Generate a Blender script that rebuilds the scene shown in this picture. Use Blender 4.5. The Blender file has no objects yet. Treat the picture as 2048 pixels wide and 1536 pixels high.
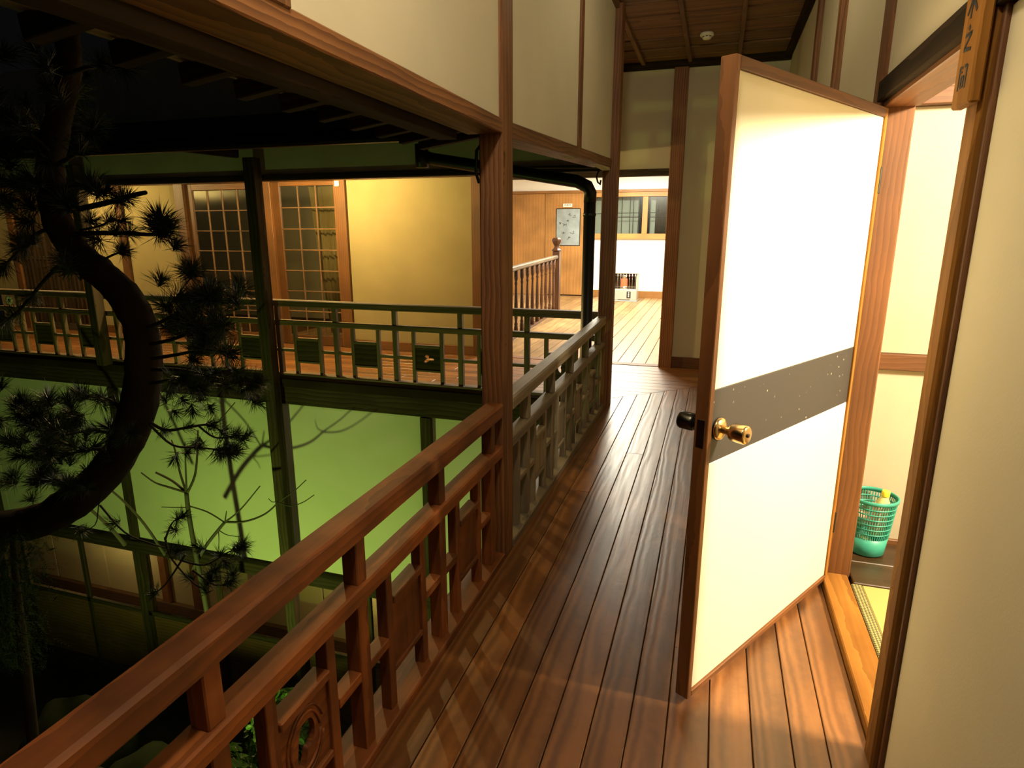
import bpy, bmesh, math, random
from mathutils import Matrix, Vector, Euler
random.seed(7)
PI = math.pi
sc = bpy.context.scene
COL = sc.collection

# ------------------------------------------------------------------ camera, world, lights, exposure
F_PX, PITCH, YAW, EYE = 1255.0, math.radians(13.703), math.radians(17.69), 1.40
cam_d = bpy.data.cameras.new('camera'); cam = bpy.data.objects.new('camera', cam_d); COL.objects.link(cam)
cam_d.sensor_width = 36.0; cam_d.lens = F_PX / 2048 * 36.0; cam_d.clip_start = 0.02
cam.location = (0, 0, EYE); cam.rotation_euler = (PI / 2 - PITCH, 0, YAW); sc.camera = cam

w = bpy.data.worlds.new('world'); sc.world = w; w.use_nodes = True
w.node_tree.nodes['Background'].inputs[0].default_value = (0.6, 0.62, 0.6, 1)
w.node_tree.nodes['Background'].inputs[1].default_value = 0.004

def lamp(name, kind, loc, power, col, size=0.1, target=None, **kw):
    d = bpy.data.lights.new(name, kind); o = bpy.data.objects.new(name, d); COL.objects.link(o)
    d.energy = power; d.color = col; o.location = loc
    if kind == 'AREA':
        d.shape = kw.get('shape', 'DISK'); d.size = size
        if 'size_y' in kw: d.shape = 'RECTANGLE'; d.size_y = kw['size_y']
    else:
        d.shadow_soft_size = size
    if kind == 'SPOT':
        d.spot_size = kw.get('spot', 1.2); d.spot_blend = kw.get('blend', 0.6)
    if target is not None:
        o.rotation_euler = (Vector(target) - Vector(loc)).to_track_quat('-Z', 'Y').to_euler()
    return o
lamp('corridor_lamp', 'POINT', (-0.25, 0.70, 2.76), 66, (1.0, 0.86, 0.60), 0.09)
lamp('corridor_fill_far', 'POINT', (-0.05, 3.5, 2.84), 8, (1.0, 0.84, 0.52), 0.09)  # added fill light for the far corridor, no fixture known there
lamp('guest_room_lamp', 'POINT', (2.05, 1.60, 2.28), 850, (1.0, 0.85, 0.56), 0.16)
lamp('veranda_lamp', 'POINT', (-4.10, 5.65, 2.00), 235, (1.0, 0.72, 0.27), 0.045)
lamp('veranda_lamp_far', 'POINT', (-7.80, 5.60, 2.04), 110, (1.0, 0.72, 0.27), 0.05)
lamp('lobby_lamp_near', 'AREA', (-1.6, 9.3, 2.58), 215, (1.0, 0.93, 0.74), 0.9, (-1.6, 9.3, 0))
lamp('lobby_lamp_far', 'AREA', (-1.6, 12.0, 2.62), 260, (1.0, 0.93, 0.74), 0.9, (-1.6, 12.0, 0))
lamp('garden_floodlight', 'SPOT', (-4.0, 2.6, -2.55), 160, (0.68, 1.0, 0.16), 0.035, (-4.0, 5.13, -1.35), spot=2.7, blend=0.5)
lamp('ground_floor_hall_lamp_far', 'POINT', (-7.6, 5.6, -2.5), 28, (1.0, 0.75, 0.34), 0.06)
lamp('ground_floor_hall_lamp', 'POINT', (-3.6, 5.65, -2.5), 34, (1.0, 0.75, 0.30), 0.06)
lamp('veranda_room_fill', 'POINT', (-4.9, 7.9, 2.0), 30, (1.0, 0.85, 0.50), 0.08)  # added fill that brightens the room behind the lattice doors

vs = sc.view_settings
vs.view_transform = 'Standard'; vs.look = 'None'; vs.exposure = 0.0; vs.gamma = 1.0; vs.use_curve_mapping = False

# ------------------------------------------------------------------ materials
MATS = {}
def new_mat(name):
    m = bpy.data.materials.new(name); m.use_nodes = True
    nt = m.node_tree; b = nt.nodes['Principled BSDF']; MATS[name] = m
    return m, nt, b
def wood(name, dark, light, rough=0.5, scale=1.0, bump=0.15, knots=0.0, rings=7.0, spec=0.5, stain=0.0, wander=0.11):
    m, nt, b = new_mat(name); N = nt.nodes; L = nt.links
    tc = N.new('ShaderNodeTexCoord'); oi = N.new('ShaderNodeObjectInfo')
    off = N.new('ShaderNodeVectorMath'); off.operation = 'MULTIPLY_ADD'
    cb = N.new('ShaderNodeCombineXYZ')
    mulr = N.new('ShaderNodeMath'); mulr.operation = 'MULTIPLY'; mulr.inputs[1].default_value = 31.0
    L.new(oi.outputs['Random'], mulr.inputs[0]); L.new(mulr.outputs[0], cb.inputs[0])
    mulz = N.new('ShaderNodeMath'); mulz.operation = 'MULTIPLY_ADD'; mulz.inputs[1].default_value = 0.09; mulz.inputs[2].default_value = 0.03
    L.new(oi.outputs['Random'], mulz.inputs[0]); L.new(mulz.outputs[0], cb.inputs[2])
    add = N.new('ShaderNodeVectorMath'); L.new(tc.outputs['Object'], add.inputs[0]); L.new(cb.outputs[0], add.inputs[1])
    # slow wander of the heart of the log along the length, so the growth rings open into cathedrals
    mp0 = N.new('ShaderNodeMapping'); mp0.inputs['Scale'].default_value = (1.3 * scale, 2.0, 2.0); L.new(add.outputs[0], mp0.inputs[0])
    n0 = N.new('ShaderNodeTexNoise'); n0.inputs['Scale'].default_value = 1.0; n0.inputs['Detail'].default_value = 2; L.new(mp0.outputs[0], n0.inputs['Vector'])
    sub = N.new('ShaderNodeVectorMath'); sub.operation = 'MULTIPLY_ADD'
    sub.inputs[1].default_value = (0.0, wander, wander); L.new(n0.outputs['Color'], sub.inputs[0]); L.new(add.outputs[0], sub.inputs[2])
    wv = N.new('ShaderNodeTexWave'); wv.wave_type = 'RINGS'; wv.rings_direction = 'X'; wv.wave_profile = 'SAW' if rings < 20 else 'SIN'
    wv.inputs['Scale'].default_value = rings * scale; wv.inputs['Distortion'].default_value = 1.2; wv.inputs['Detail'].default_value = 2
    wv.inputs['Detail Scale'].default_value = 1.5; L.new(sub.outputs[0], wv.inputs['Vector'])
    mp1 = N.new('ShaderNodeMapping'); mp1.inputs['Scale'].default_value = (2.5 * scale, 55 * scale, 55 * scale); L.new(add.outputs[0], mp1.inputs[0])
    n1 = N.new('ShaderNodeTexNoise'); n1.inputs['Scale'].default_value = 1.0; n1.inputs['Detail'].default_value = 4; L.new(mp1.outputs[0], n1.inputs['Vector'])
    n2 = N.new('ShaderNodeTexNoise'); n2.inputs['Scale'].default_value = 2.2 if not stain else 6.5; n2.inputs['Detail'].default_value = 3; L.new(add.outputs[0], n2.inputs['Vector'])
    mx = N.new('ShaderNodeMath'); mx.operation = 'MULTIPLY_ADD'; mx.inputs[1].default_value = 0.5; L.new(wv.outputs['Fac'], mx.inputs[0])
    h = N.new('ShaderNodeMath'); h.operation = 'MULTIPLY'; h.inputs[1].default_value = 0.5; L.new(n1.outputs['Fac'], h.inputs[0]); L.new(h.outputs[0], mx.inputs[2])
    rp = N.new('ShaderNodeValToRGB'); e = rp.color_ramp.elements
    e[0].position = 0.12; e[0].color = (*light, 1); e[1].position = 0.80; e[1].color = (*dark, 1)
    L.new(mx.outputs[0], rp.inputs[0])
    # per piece tone + cloudy wear
    tone = N.new('ShaderNodeMapRange'); tone.inputs[3].default_value = 0.72; tone.inputs[4].default_value = 1.28; L.new(oi.outputs['Random'], tone.inputs[0])
    wear = N.new('ShaderNodeMapRange'); wear.inputs[1].default_value = 0.3; wear.inputs[2].default_value = 0.7; wear.inputs[3].default_value = 0.72 * (1 - stain); wear.inputs[4].default_value = 1.15; L.new(n2.outputs['Fac'], wear.inputs[0])
    tm = N.new('ShaderNodeMath'); tm.operation = 'MULTIPLY'; L.new(tone.outputs[0], tm.inputs[0]); L.new(wear.outputs[0], tm.inputs[1])
    hs = N.new('ShaderNodeHueSaturation'); L.new(rp.outputs[0], hs.inputs['Color']); L.new(tm.outputs[0], hs.inputs['Value'])
    out = hs.outputs[0]
    if knots > 0:
        mpk = N.new('ShaderNodeMapping'); mpk.inputs['Scale'].default_value = (1.6, 5.0, 5.0); L.new(add.outputs[0], mpk.inputs[0])
        vo = N.new('ShaderNodeTexVoronoi'); vo.inputs['Scale'].default_value = 1.0; L.new(mpk.outputs[0], vo.inputs['Vector'])
        kr = N.new('ShaderNodeMapRange'); kr.inputs[1].default_value = 0.06; kr.inputs[2].default_value = 0.15; kr.inputs[3].default_value = 1 - knots; kr.inputs[4].default_value = 1.0
        L.new(vo.outputs['Distance'], kr.inputs[0])
        hk = N.new('ShaderNodeHueSaturation'); L.new(out, hk.inputs['Color']); L.new(kr.outputs[0], hk.inputs['Value']); out = hk.outputs[0]
    L.new(out, b.inputs['Base Color']); b.inputs['Specular IOR Level'].default_value = spec
    ro = N.new('ShaderNodeMapRange'); ro.inputs[3].default_value = rough - 0.07; ro.inputs[4].default_value = rough + 0.14; L.new(n1.outputs['Fac'], ro.inputs[0])
    L.new(ro.outputs[0], b.inputs['Roughness'])
    bp = N.new('ShaderNodeBump'); bp.inputs['Strength'].default_value = bump; bp.inputs['Distance'].default_value = 0.004
    L.new(mx.outputs[0], bp.inputs['Height']); L.new(bp.outputs[0], b.inputs['Normal'])
    return m
def plaster(name, col, var=0.08, rough=0.9, bump=0.1, scale=1.0, fleck=None):
    m, nt, b = new_mat(name); N = nt.nodes; L = nt.links
    tc = N.new('ShaderNodeTexCoord')
    n = N.new('ShaderNodeTexNoise'); n.inputs['Scale'].default_value = 1.7 * scale; n.inputs['Detail'].default_value = 5; L.new(tc.outputs['Object'], n.inputs['Vector'])
    f = N.new('ShaderNodeTexNoise'); f.inputs['Scale'].default_value = 160 * scale; f.inputs['Detail'].default_value = 3; L.new(tc.outputs['Object'], f.inputs['Vector'])
    mr = N.new('ShaderNodeMapRange'); mr.inputs[1].default_value = 0.3; mr.inputs[2].default_value = 0.7; mr.inputs[3].default_value = 1 - var; mr.inputs[4].default_value = 1 + var * 0.5; L.new(n.outputs['Fac'], mr.inputs[0])
    hs = N.new('ShaderNodeHueSaturation'); hs.inputs['Color'].default_value = (*col, 1); L.new(mr.outputs[0], hs.inputs['Value'])
    out = hs.outputs[0]
    if fleck:
        v = N.new('ShaderNodeTexNoise'); v.inputs['Scale'].default_value = 210; v.inputs['Detail'].default_value = 1; L.new(tc.outputs['Object'], v.inputs['Vector'])
        st = N.new('ShaderNodeMapRange'); st.inputs[1].default_value = fleck[1]; st.inputs[2].default_value = fleck[1] + 0.04; L.new(v.outputs['Fac'], st.inputs[0])
        mix = N.new('ShaderNodeMix'); mix.data_type = 'RGBA'; L.new(st.outputs[0], mix.inputs['Factor']); L.new(out, mix.inputs['A']); mix.inputs['B'].default_value = (*fleck[0], 1); out = mix.outputs['Result']
    L.new(out, b.inputs['Base Color']); b.inputs['Roughness'].default_value = rough; b.inputs['Specular IOR Level'].default_value = 0.25
    bp = N.new('ShaderNodeBump'); bp.inputs['Strength'].default_value = bump; bp.inputs['Distance'].default_value = 0.003; L.new(f.outputs['Fac'], bp.inputs['Height']); L.new(bp.outputs[0], b.inputs['Normal'])
    return m
def flat(name, col, rough=0.5, metal=0.0, spec=0.5, emit=None, noise=0.06):
    m, nt, b = new_mat(name); N = nt.nodes; L = nt.links
    tc = N.new('ShaderNodeTexCoord'); n = N.new('ShaderNodeTexNoise'); n.inputs['Scale'].default_value = 22; L.new(tc.outputs['Object'], n.inputs['Vector'])
    mr = N.new('ShaderNodeMapRange'); mr.inputs[3].default_value = 1 - noise; mr.inputs[4].default_value = 1 + noise; L.new(n.outputs['Fac'], mr.inputs[0])
    hs = N.new('ShaderNodeHueSaturation'); hs.inputs['Color'].default_value = (*col, 1); L.new(mr.outputs[0], hs.inputs['Value']); L.new(hs.outputs[0], b.inputs['Base Color'])
    b.inputs['Roughness'].default_value = rough; b.inputs['Metallic'].default_value = metal; b.inputs['Specular IOR Level'].default_value = spec
    if emit: b.inputs['Emission Color'].default_value = (*emit[0], 1); b.inputs['Emission Strength'].default_value = emit[1]
    return m
def glass(name, tint, refl=0.12, rough=0.05):
    m, nt, b = new_mat(name); N = nt.nodes; L = nt.links
    t = N.new('ShaderNodeBsdfTransparent'); t.inputs[0].default_value = (*tint, 1)
    g = N.new('ShaderNodeBsdfGlossy'); g.inputs['Roughness'].default_value = rough
    mx = N.new('ShaderNodeMixShader'); mx.inputs[0].default_value = refl
    L.new(t.outputs[0], mx.inputs[1]); L.new(g.outputs[0], mx.inputs[2]); L.new(mx.outputs[0], N['Material Output'].inputs['Surface'])
    return m

W_PILLAR = wood('pillar_wood', (0.105, 0.036, 0.010), (0.32, 0.135, 0.044), 0.55, 1.0, 0.25, 0.25, 16, 0.5, 0.0, 0.09)
W_RAIL = wood('handrail_wood', (0.155, 0.043, 0.008), (0.30, 0.090, 0.018), 0.5, 1.0, 0.12, 0.55, 9, 0.5, 0.35)
W_FLOOR = wood('floor_wood', (0.135, 0.048, 0.010), (0.27, 0.108, 0.027), 0.36, 1.0, 0.18, 0.65, 22, 0.9, 0.0, 0.045)
W_LOBBY = wood('lobby_floor_wood', (0.26, 0.145, 0.058), (0.40, 0.245, 0.105), 0.32, 1.0, 0.06, 0.0)
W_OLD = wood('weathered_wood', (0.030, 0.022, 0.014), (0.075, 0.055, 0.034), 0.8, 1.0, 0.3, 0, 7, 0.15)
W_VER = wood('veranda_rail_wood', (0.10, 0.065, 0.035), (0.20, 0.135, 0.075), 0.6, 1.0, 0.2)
W_WORN_LIT = wood('worn_lamplit_wood', (0.17, 0.13, 0.085), (0.32, 0.26, 0.17), 0.5, 1.0, 0.15)  # lamp light on the second bay railing put into a paler grey
W_DARK = wood('very_dark_wood', (0.022, 0.014, 0.007), (0.05, 0.031, 0.016), 0.85, 1.0, 0.2, 0, 7, 0.08)  # very dark brown, used for lintels, eaves and subfloors
W_FRAME = wood('door_frame_wood', (0.105, 0.037, 0.009), (0.175, 0.066, 0.017), 0.5, 1.0, 0.12, 0, 15)
W_VDOOR = wood('veranda_frame_wood', (0.085, 0.034, 0.009), (0.16, 0.066, 0.018), 0.5, 1.0, 0.12, 0, 13)
W_JAMB = wood('pale_jamb_wood', (0.17, 0.070, 0.012), (0.28, 0.125, 0.024), 0.75, 1.0, 0.1, 0, 15, 0.12)
W_LOBJ = wood('lobby_frame_wood', (0.30, 0.135, 0.033), (0.45, 0.215, 0.058), 0.45, 1.0, 0.1, 0, 15)
W_CEIL = wood('ceiling_wood', (0.10, 0.048, 0.018), (0.22, 0.11, 0.042), 0.6, 0.7, 0.15, 0.3)
W_PANEL = wood('lobby_panel_wood', (0.27, 0.125, 0.032), (0.36, 0.18, 0.05), 0.45, 0.7, 0.05)
W_STAIR = wood('stair_rail_wood', (0.05, 0.018, 0.006), (0.095, 0.036, 0.012), 0.35, 1.0, 0.1)
W_GFL = wood('ground_floor_wood', (0.10, 0.05, 0.022), (0.2, 0.105, 0.045), 0.6, 1.0, 0.15)
W_DKFL = wood('alcove_wood', (0.03, 0.014, 0.005), (0.055, 0.028, 0.010), 0.3, 1.0, 0.08)
P_CREAM = plaster('cream_plaster', (0.66, 0.61, 0.46), 0.08)
P_OLIVE = plaster('corridor_plaster', (0.60, 0.545, 0.385), 0.06)
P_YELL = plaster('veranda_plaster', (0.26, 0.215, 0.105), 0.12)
P_HALL = plaster('hall_panel_paper', (0.50, 0.43, 0.26), 0.08)
P_WHITE = plaster('lobby_white_plaster', (0.88, 0.86, 0.80), 0.03)
P_GARDEN = plaster('garden_wall_plaster', (0.72, 0.72, 0.62), 0.06, bump=0.06)
P_ROOM = plaster('guest_room_washi', (0.43, 0.37, 0.27), 0.10, fleck=((0.50, 0.36, 0.18), 0.70))
P_DOOR = plaster('door_paper', (0.70, 0.66, 0.52), 0.03, 0.75, 0.04)
P_SHADE = plaster('eave_plaster', (0.55, 0.56, 0.45), 0.15)
M_IRON = flat('black_iron', (0.014, 0.013, 0.012), 0.45, 0.3)
M_PIPE = flat('dark_copper_pipe', (0.022, 0.02, 0.018), 0.42, 0.5)
M_BRASS = flat('worn_brass', (0.62, 0.44, 0.22), 0.22, 1.0, noise=0.03)
M_GUN = flat('dull_steel_knob', (0.10, 0.10, 0.085), 0.28, 1.0)
M_TEAL = flat('teal_plastic', (0.035, 0.29, 0.215), 0.4)
M_CAP = flat('yellow_plastic', (0.85, 0.72, 0.05), 0.4)
M_BOTTLE = flat('bottle_drink', (0.62, 0.60, 0.25), 0.15)
M_WRAP = flat('printed_wrapper', (0.75, 0.45, 0.33), 0.45, noise=0.5)
M_PAPER = flat('white_paper', (0.80, 0.78, 0.72), 0.8)
M_INK = flat('black_ink', (0.012, 0.01, 0.009), 0.7)
M_WHITEP = flat('white_plastic', (0.72, 0.70, 0.60), 0.4)
M_ENAMEL = flat('cream_enamel', (0.42, 0.41, 0.35), 0.3)
M_CHROME = flat('reflector_chrome', (0.60, 0.56, 0.48), 0.18, 1.0)
M_FLAME = flat('glowing_burner', (0.5, 0.06, 0.02), 0.5, emit=((1.0, 0.16, 0.05), 1.5))
M_BLACKP = flat('black_plastic', (0.02, 0.02, 0.02), 0.4)
M_TATAMI = None
M_SOIL = plaster('dark_soil', (0.045, 0.042, 0.03), 0.4, 1.0, 0.6)
M_ROCK = plaster('mossy_rock', (0.06, 0.075, 0.04), 0.4, 0.95, 0.8, 2.0)
M_BARK = plaster('pine_bark', (0.050, 0.032, 0.020), 0.5, 0.95, 1.0, 1.5)
M_TWIG = flat('twig_bark', (0.05, 0.042, 0.03), 0.8)
M_NEEDLE = flat('pine_needle', (0.030, 0.05, 0.020), 0.45, noise=0.3)
M_FEATHER = flat('cypress_green', (0.020, 0.038, 0.011), 0.9, 0.0, 0.05, noise=0.3)
M_LEAF = flat('glossy_leaf', (0.06, 0.13, 0.025), 0.35, noise=0.3)
M_TILE = flat('roof_tile', (0.02, 0.02, 0.022), 0.6)
M_CURT = plaster('curtain_cloth', (0.60, 0.54, 0.38), 0.1)
M_TAN = plaster('tan_curtain', (0.50, 0.36, 0.16), 0.1)
M_FROST = plaster('frosted_mirror', (0.27, 0.32, 0.33), 0.3, 0.25, 0.05, 2.0)
G_PANE = glass('window_pane', (0.74, 0.72, 0.62), 0.10, 0.12)
G_CLEAR = glass('clear_pane', (0.80, 0.80, 0.74), 0.06)
G_LOBBY = glass('lobby_window_pane', (0.66, 0.70, 0.68), 0.05, 0.2)
def mat_tatami():
    m, nt, b = new_mat('tatami_straw'); N = nt.nodes; L = nt.links
    tc = N.new('ShaderNodeTexCoord'); wv = N.new('ShaderNodeTexWave'); wv.inputs['Scale'].default_value = 70; L.new(tc.outputs['Object'], wv.inputs['Vector'])
    rp = N.new('ShaderNodeValToRGB'); rp.color_ramp.elements[0].color = (0.34, 0.27, 0.085, 1); rp.color_ramp.elements[1].color = (0.42, 0.345, 0.115, 1)
    L.new(wv.outputs['Fac'], rp.inputs[0]); L.new(rp.outputs[0], b.inputs['Base Color']); b.inputs['Roughness'].default_value = 0.6
    return m
M_TATAMI = mat_tatami()
def mat_heri():
    m, nt, b = new_mat('tatami_border_cloth'); N = nt.nodes; L = nt.links
    tc = N.new('ShaderNodeTexCoord'); mp = N.new('ShaderNodeMapping'); mp.inputs['Rotation'].default_value = (0, 0, 0.785); L.new(tc.outputs['Object'], mp.inputs[0])
    ck = N.new('ShaderNodeTexChecker'); ck.inputs['Scale'].default_value = 130; L.new(mp.outputs[0], ck.inputs['Vector'])
    ck.inputs['Color1'].default_value = (0.06, 0.055, 0.02, 1); ck.inputs['Color2'].default_value = (0.30, 0.27, 0.10, 1)
    L.new(ck.outputs['Color'], b.inputs['Base Color']); b.inputs['Roughness'].default_value = 0.8
    return m
M_HERI = mat_heri()
def mat_band():
    m, nt, b = new_mat('dark_door_band'); N = nt.nodes; L = nt.links
    tc = N.new('ShaderNodeTexCoord'); vo = N.new('ShaderNodeTexVoronoi'); vo.inputs['Scale'].default_value = 34; vo.inputs['Randomness'].default_value = 1.0; L.new(tc.outputs['Object'], vo.inputs['Vector'])
    mr = N.new('ShaderNodeMapRange'); mr.inputs[1].default_value = 0.10; mr.inputs[2].default_value = 0.14; mr.inputs[3].default_value = 1; mr.inputs[4].default_value = 0; L.new(vo.outputs['Distance'], mr.inputs[0])
    n = N.new('ShaderNodeTexNoise'); n.inputs['Scale'].default_value = 7; L.new(tc.outputs['Object'], n.inputs['Vector'])
    st = N.new('ShaderNodeMapRange'); st.inputs[1].default_value = 0.50; st.inputs[2].default_value = 0.62; L.new(n.outputs['Fac'], st.inputs[0])
    mu = N.new('ShaderNodeMath'); mu.operation = 'MULTIPLY'; L.new(mr.outputs[0], mu.inputs[0]); L.new(st.outputs[0], mu.inputs[1])
    mix = N.new('ShaderNodeMix'); mix.data_type = 'RGBA'; L.new(mu.outputs[0], mix.inputs['Factor']); mix.inputs['A'].default_value = (0.030, 0.027, 0.026, 1); mix.inputs['B'].default_value = (0.35, 0.32, 0.26, 1)
    L.new(mix.outputs['Result'], b.inputs['Base Color']); b.inputs['Roughness'].default_value = 0.55
    return m
M_BAND = mat_band()

# ------------------------------------------------------------------ helpers
WM = {}
def V(*a): return Vector(a)
def tag(o, label=None, cat=None, group=None, kind=None):
    if label: o['label'] = label
    if cat: o['category'] = cat
    if group: o['group'] = group
    if kind: o['kind'] = kind
    return o
def put(name, me, mat, parent=None, M=None):
    if mat is not None and not me.materials: me.materials.append(mat)
    o = bpy.data.objects.new(name, me); COL.objects.link(o)
    M = M if M is not None else Matrix.Identity(4)
    WM[o] = M
    if parent is not None:
        o.parent = parent; o.matrix_basis = WM[parent].inverted() @ M
    else:
        o.matrix_basis = M
    return o
def empty(name, loc, rz=0.0, parent=None):
    o = bpy.data.objects.new(name, None); COL.objects.link(o); o.empty_display_size = 0.1
    M = Matrix.Translation(Vector(loc)) @ Matrix.Rotation(rz, 4, 'Z'); WM[o] = M
    if parent is not None: o.parent = parent; o.matrix_basis = WM[parent].inverted() @ M
    else: o.matrix_basis = M
    return o
CACHE = {}
def mesh_from(bm, name='m', smooth=False):
    me = bpy.data.meshes.new(name); bm.normal_update(); bm.to_mesh(me); bm.free()
    if smooth:
        for p in me.polygons: p.use_smooth = True
    return me
def box_mesh(dx, dy, dz, mat, bev=0.003):
    k = (round(dx, 3), round(dy, 3), round(dz, 3), bev, mat.name if mat else '')
    if k in CACHE: return CACHE[k]
    bm = bmesh.new(); bmesh.ops.create_cube(bm, size=1.0)
    bmesh.ops.scale(bm, vec=(dx, dy, dz), verts=bm.verts)
    bb = min(bev, 0.3 * min(dx, dy, dz))
    if bb > 0.0004: bmesh.ops.bevel(bm, geom=bm.edges[:], offset=bb, segments=1, affect='EDGES')
    me = mesh_from(bm, 'box'); me.materials.append(mat); CACHE[k] = me
    return me
def bar(name, p0, p1, wd, ht, mat, parent=None, up=(0, 0, 1), bev=0.003):
    p0, p1 = Vector(p0), Vector(p1); d = p1 - p0; x = d.normalized(); u = Vector(up)
    if abs(x.dot(u)) > 0.98: u = Vector((1, 0, 0)) if abs(x.x) < 0.9 else Vector((0, 1, 0))
    y = u.cross(x).normalized(); z = x.cross(y)
    M = Matrix((x, y, z)).transposed().to_4x4(); M.translation = (p0 + p1) / 2
    return put(name, box_mesh(d.length, wd, ht, mat, bev), mat, parent, M)
def bx(name, xr, yr, zr, mat, parent=None, bev=0.003):
    d = [xr[1] - xr[0], yr[1] - yr[0], zr[1] - zr[0]]; c = Vector(((xr[0] + xr[1]) / 2, (yr[0] + yr[1]) / 2, (zr[0] + zr[1]) / 2))
    a = max(range(3), key=lambda i: d[i])
    if a == 0: R = Matrix.Identity(3); dim = (d[0], d[1], d[2])
    elif a == 1: R = Matrix.Rotation(PI / 2, 3, 'Z'); dim = (d[1], d[0], d[2])
    else: R = Matrix.Rotation(-PI / 2, 3, 'Y'); dim = (d[2], d[1], d[0])
    M = R.to_4x4(); M.translation = c
    return put(name, box_mesh(*dim, mat, bev), mat, parent, M)
def prism(name, pts, z0, z1, mat, parent=None, rz=0.0, bev=0.002):
    c = Vector((sum(p[0] for p in pts) / len(pts), sum(p[1] for p in pts) / len(pts), 0)); M = Matrix.Translation(c) @ Matrix.Rotation(rz, 4, 'Z'); Mi = M.inverted()
    bm = bmesh.new(); lo = [bm.verts.new(Mi @ Vector((p[0], p[1], z0))) for p in pts]; hi = [bm.verts.new(Mi @ Vector((p[0], p[1], z1))) for p in pts]
    n = len(pts); bm.faces.new(hi); bm.faces.new(lo[::-1])
    for i in range(n): bm.faces.new((lo[i], lo[(i + 1) % n], hi[(i + 1) % n], hi[i]))
    bmesh.ops.recalc_face_normals(bm, faces=bm.faces)
    if bev: bmesh.ops.bevel(bm, geom=[e for e in bm.edges if abs(e.verts[0].co.z - z1) < 1e-5 and abs(e.verts[1].co.z - z1) < 1e-5], offset=bev, segments=1, affect='EDGES')
    me = mesh_from(bm); me.materials.append(mat)
    return put(name, me, mat, parent, M)
def add_tube(bm, pts, radii, n=8, cap=True):
    pts = [Vector(p) for p in pts]; rings = []
    ref = Vector((0.12, 0.31, 0.94)).normalized()
    for i, p in enumerate(pts):
        t = (pts[min(i + 1, len(pts) - 1)] - pts[max(i - 1, 0)]).normalized()
        a = ref - t * ref.dot(t)
        if a.length < 1e-3: a = t.orthogonal()
        a.normalize(); b = t.cross(a); ref = a
        r = radii[i] if hasattr(radii, '__len__') else radii
        rings.append([bm.verts.new(p + (a * math.cos(2 * PI * k / n) + b * math.sin(2 * PI * k / n)) * r) for k in range(n)])
    for i in range(len(rings) - 1):
        for k in range(n):
            bm.faces.new((rings[i][k], rings[i][(k + 1) % n], rings[i + 1][(k + 1) % n], rings[i + 1][k]))
    if cap:
        bm.faces.new(rings[0][::-1]); bm.faces.new(rings[-1])
def tube(name, pts, radii, mat, parent=None, n=8, smooth=True):
    bm = bmesh.new(); add_tube(bm, pts, radii, n); me = mesh_from(bm, name, smooth); me.materials.append(mat)
    return put(name, me, mat, parent)
def lathe_mesh(prof, n=16, mat=None, smooth=True, closed=False):
    bm = bmesh.new(); rings = []
    for r, z in prof: rings.append([bm.verts.new((r * math.cos(2 * PI * k / n), r * math.sin(2 * PI * k / n), z)) for k in range(n)])
    for i in range(len(rings) - 1):
        for k in range(n): bm.faces.new((rings[i][k], rings[i][(k + 1) % n], rings[i + 1][(k + 1) % n], rings[i + 1][k]))
    if closed:
        for k in range(n): bm.faces.new((rings[-1][k], rings[-1][(k + 1) % n], rings[0][(k + 1) % n], rings[0][k]))
    else:
        bm.faces.new(rings[0][::-1]); bm.faces.new(rings[-1])
    bmesh.ops.recalc_face_normals(bm, faces=bm.faces)
    me = mesh_from(bm, 'lathe', smooth)
    if mat: me.materials.append(mat)
    return me
def at(u, v, axis, val):
    xc, yc = (u - 1024) / F_PX, -(v - 768) / F_PX
    lv = math.cos(PITCH) + yc * math.sin(PITCH); up = -math.sin(PITCH) + yc * math.cos(PITCH)
    d = Vector((xc * math.cos(YAW) - lv * math.sin(YAW), xc * math.sin(YAW) + lv * math.cos(YAW), up)); c = Vector((0, 0, EYE))
    return c + d * ((val - c[axis]) / d[axis])
def structure(o, label=None): return tag(o, label, kind='structure')
def glyphs(name, text, size, M, mat, parent, depth=0.0006):
    cu = bpy.data.curves.new(name, 'FONT'); cu.body = text; cu.size = size; cu.extrude = depth; cu.align_x = 'CENTER'; cu.align_y = 'CENTER'
    t = bpy.data.objects.new(name + '_tmp', cu); COL.objects.link(t)
    dg = bpy.context.evaluated_depsgraph_get(); me = bpy.data.meshes.new_from_object(t.evaluated_get(dg))
    bpy.data.objects.remove(t); me.materials.clear(); me.materials.append(mat)
    return put(name, me, mat, parent, M)

# ------------------------------------------------------------------ floors
fl = bx('floor', (-0.93, 0.62), (-1.6, 6.70), (-0.10, -0.016), W_DARK); structure(fl, 'brown plank floor of the corridor turning along the veranda')
flv = bx('floor', (-10.2, -0.93), (5.06, 6.70), (-0.10, -0.016), W_DARK); structure(flv, 'brown plank floor of the far veranda behind its railing')
XS = [-0.79, -0.685, -0.575, -0.462, -0.355, -0.250, -0.145, -0.040, 0.078, 0.195, 0.302, 0.395, 0.505]
YS = [5.225, 5.33, 5.43, 5.53, 5.655, 5.775, 5.90, 6.03, 6.16, 6.30, 6.44, 6.58, 6.69]
G = 0.0016
def mitre(x):   # y where corridor planks meet the cross planks
    return 5.225 + (x + 0.79) * 0.915
joints = {3: [3.9], 5: [0.9], 6: [4.6], 7: [1.98], 9: [2.9], 1: [3.2], 10: [1.2], 2: [0.4]}
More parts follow.
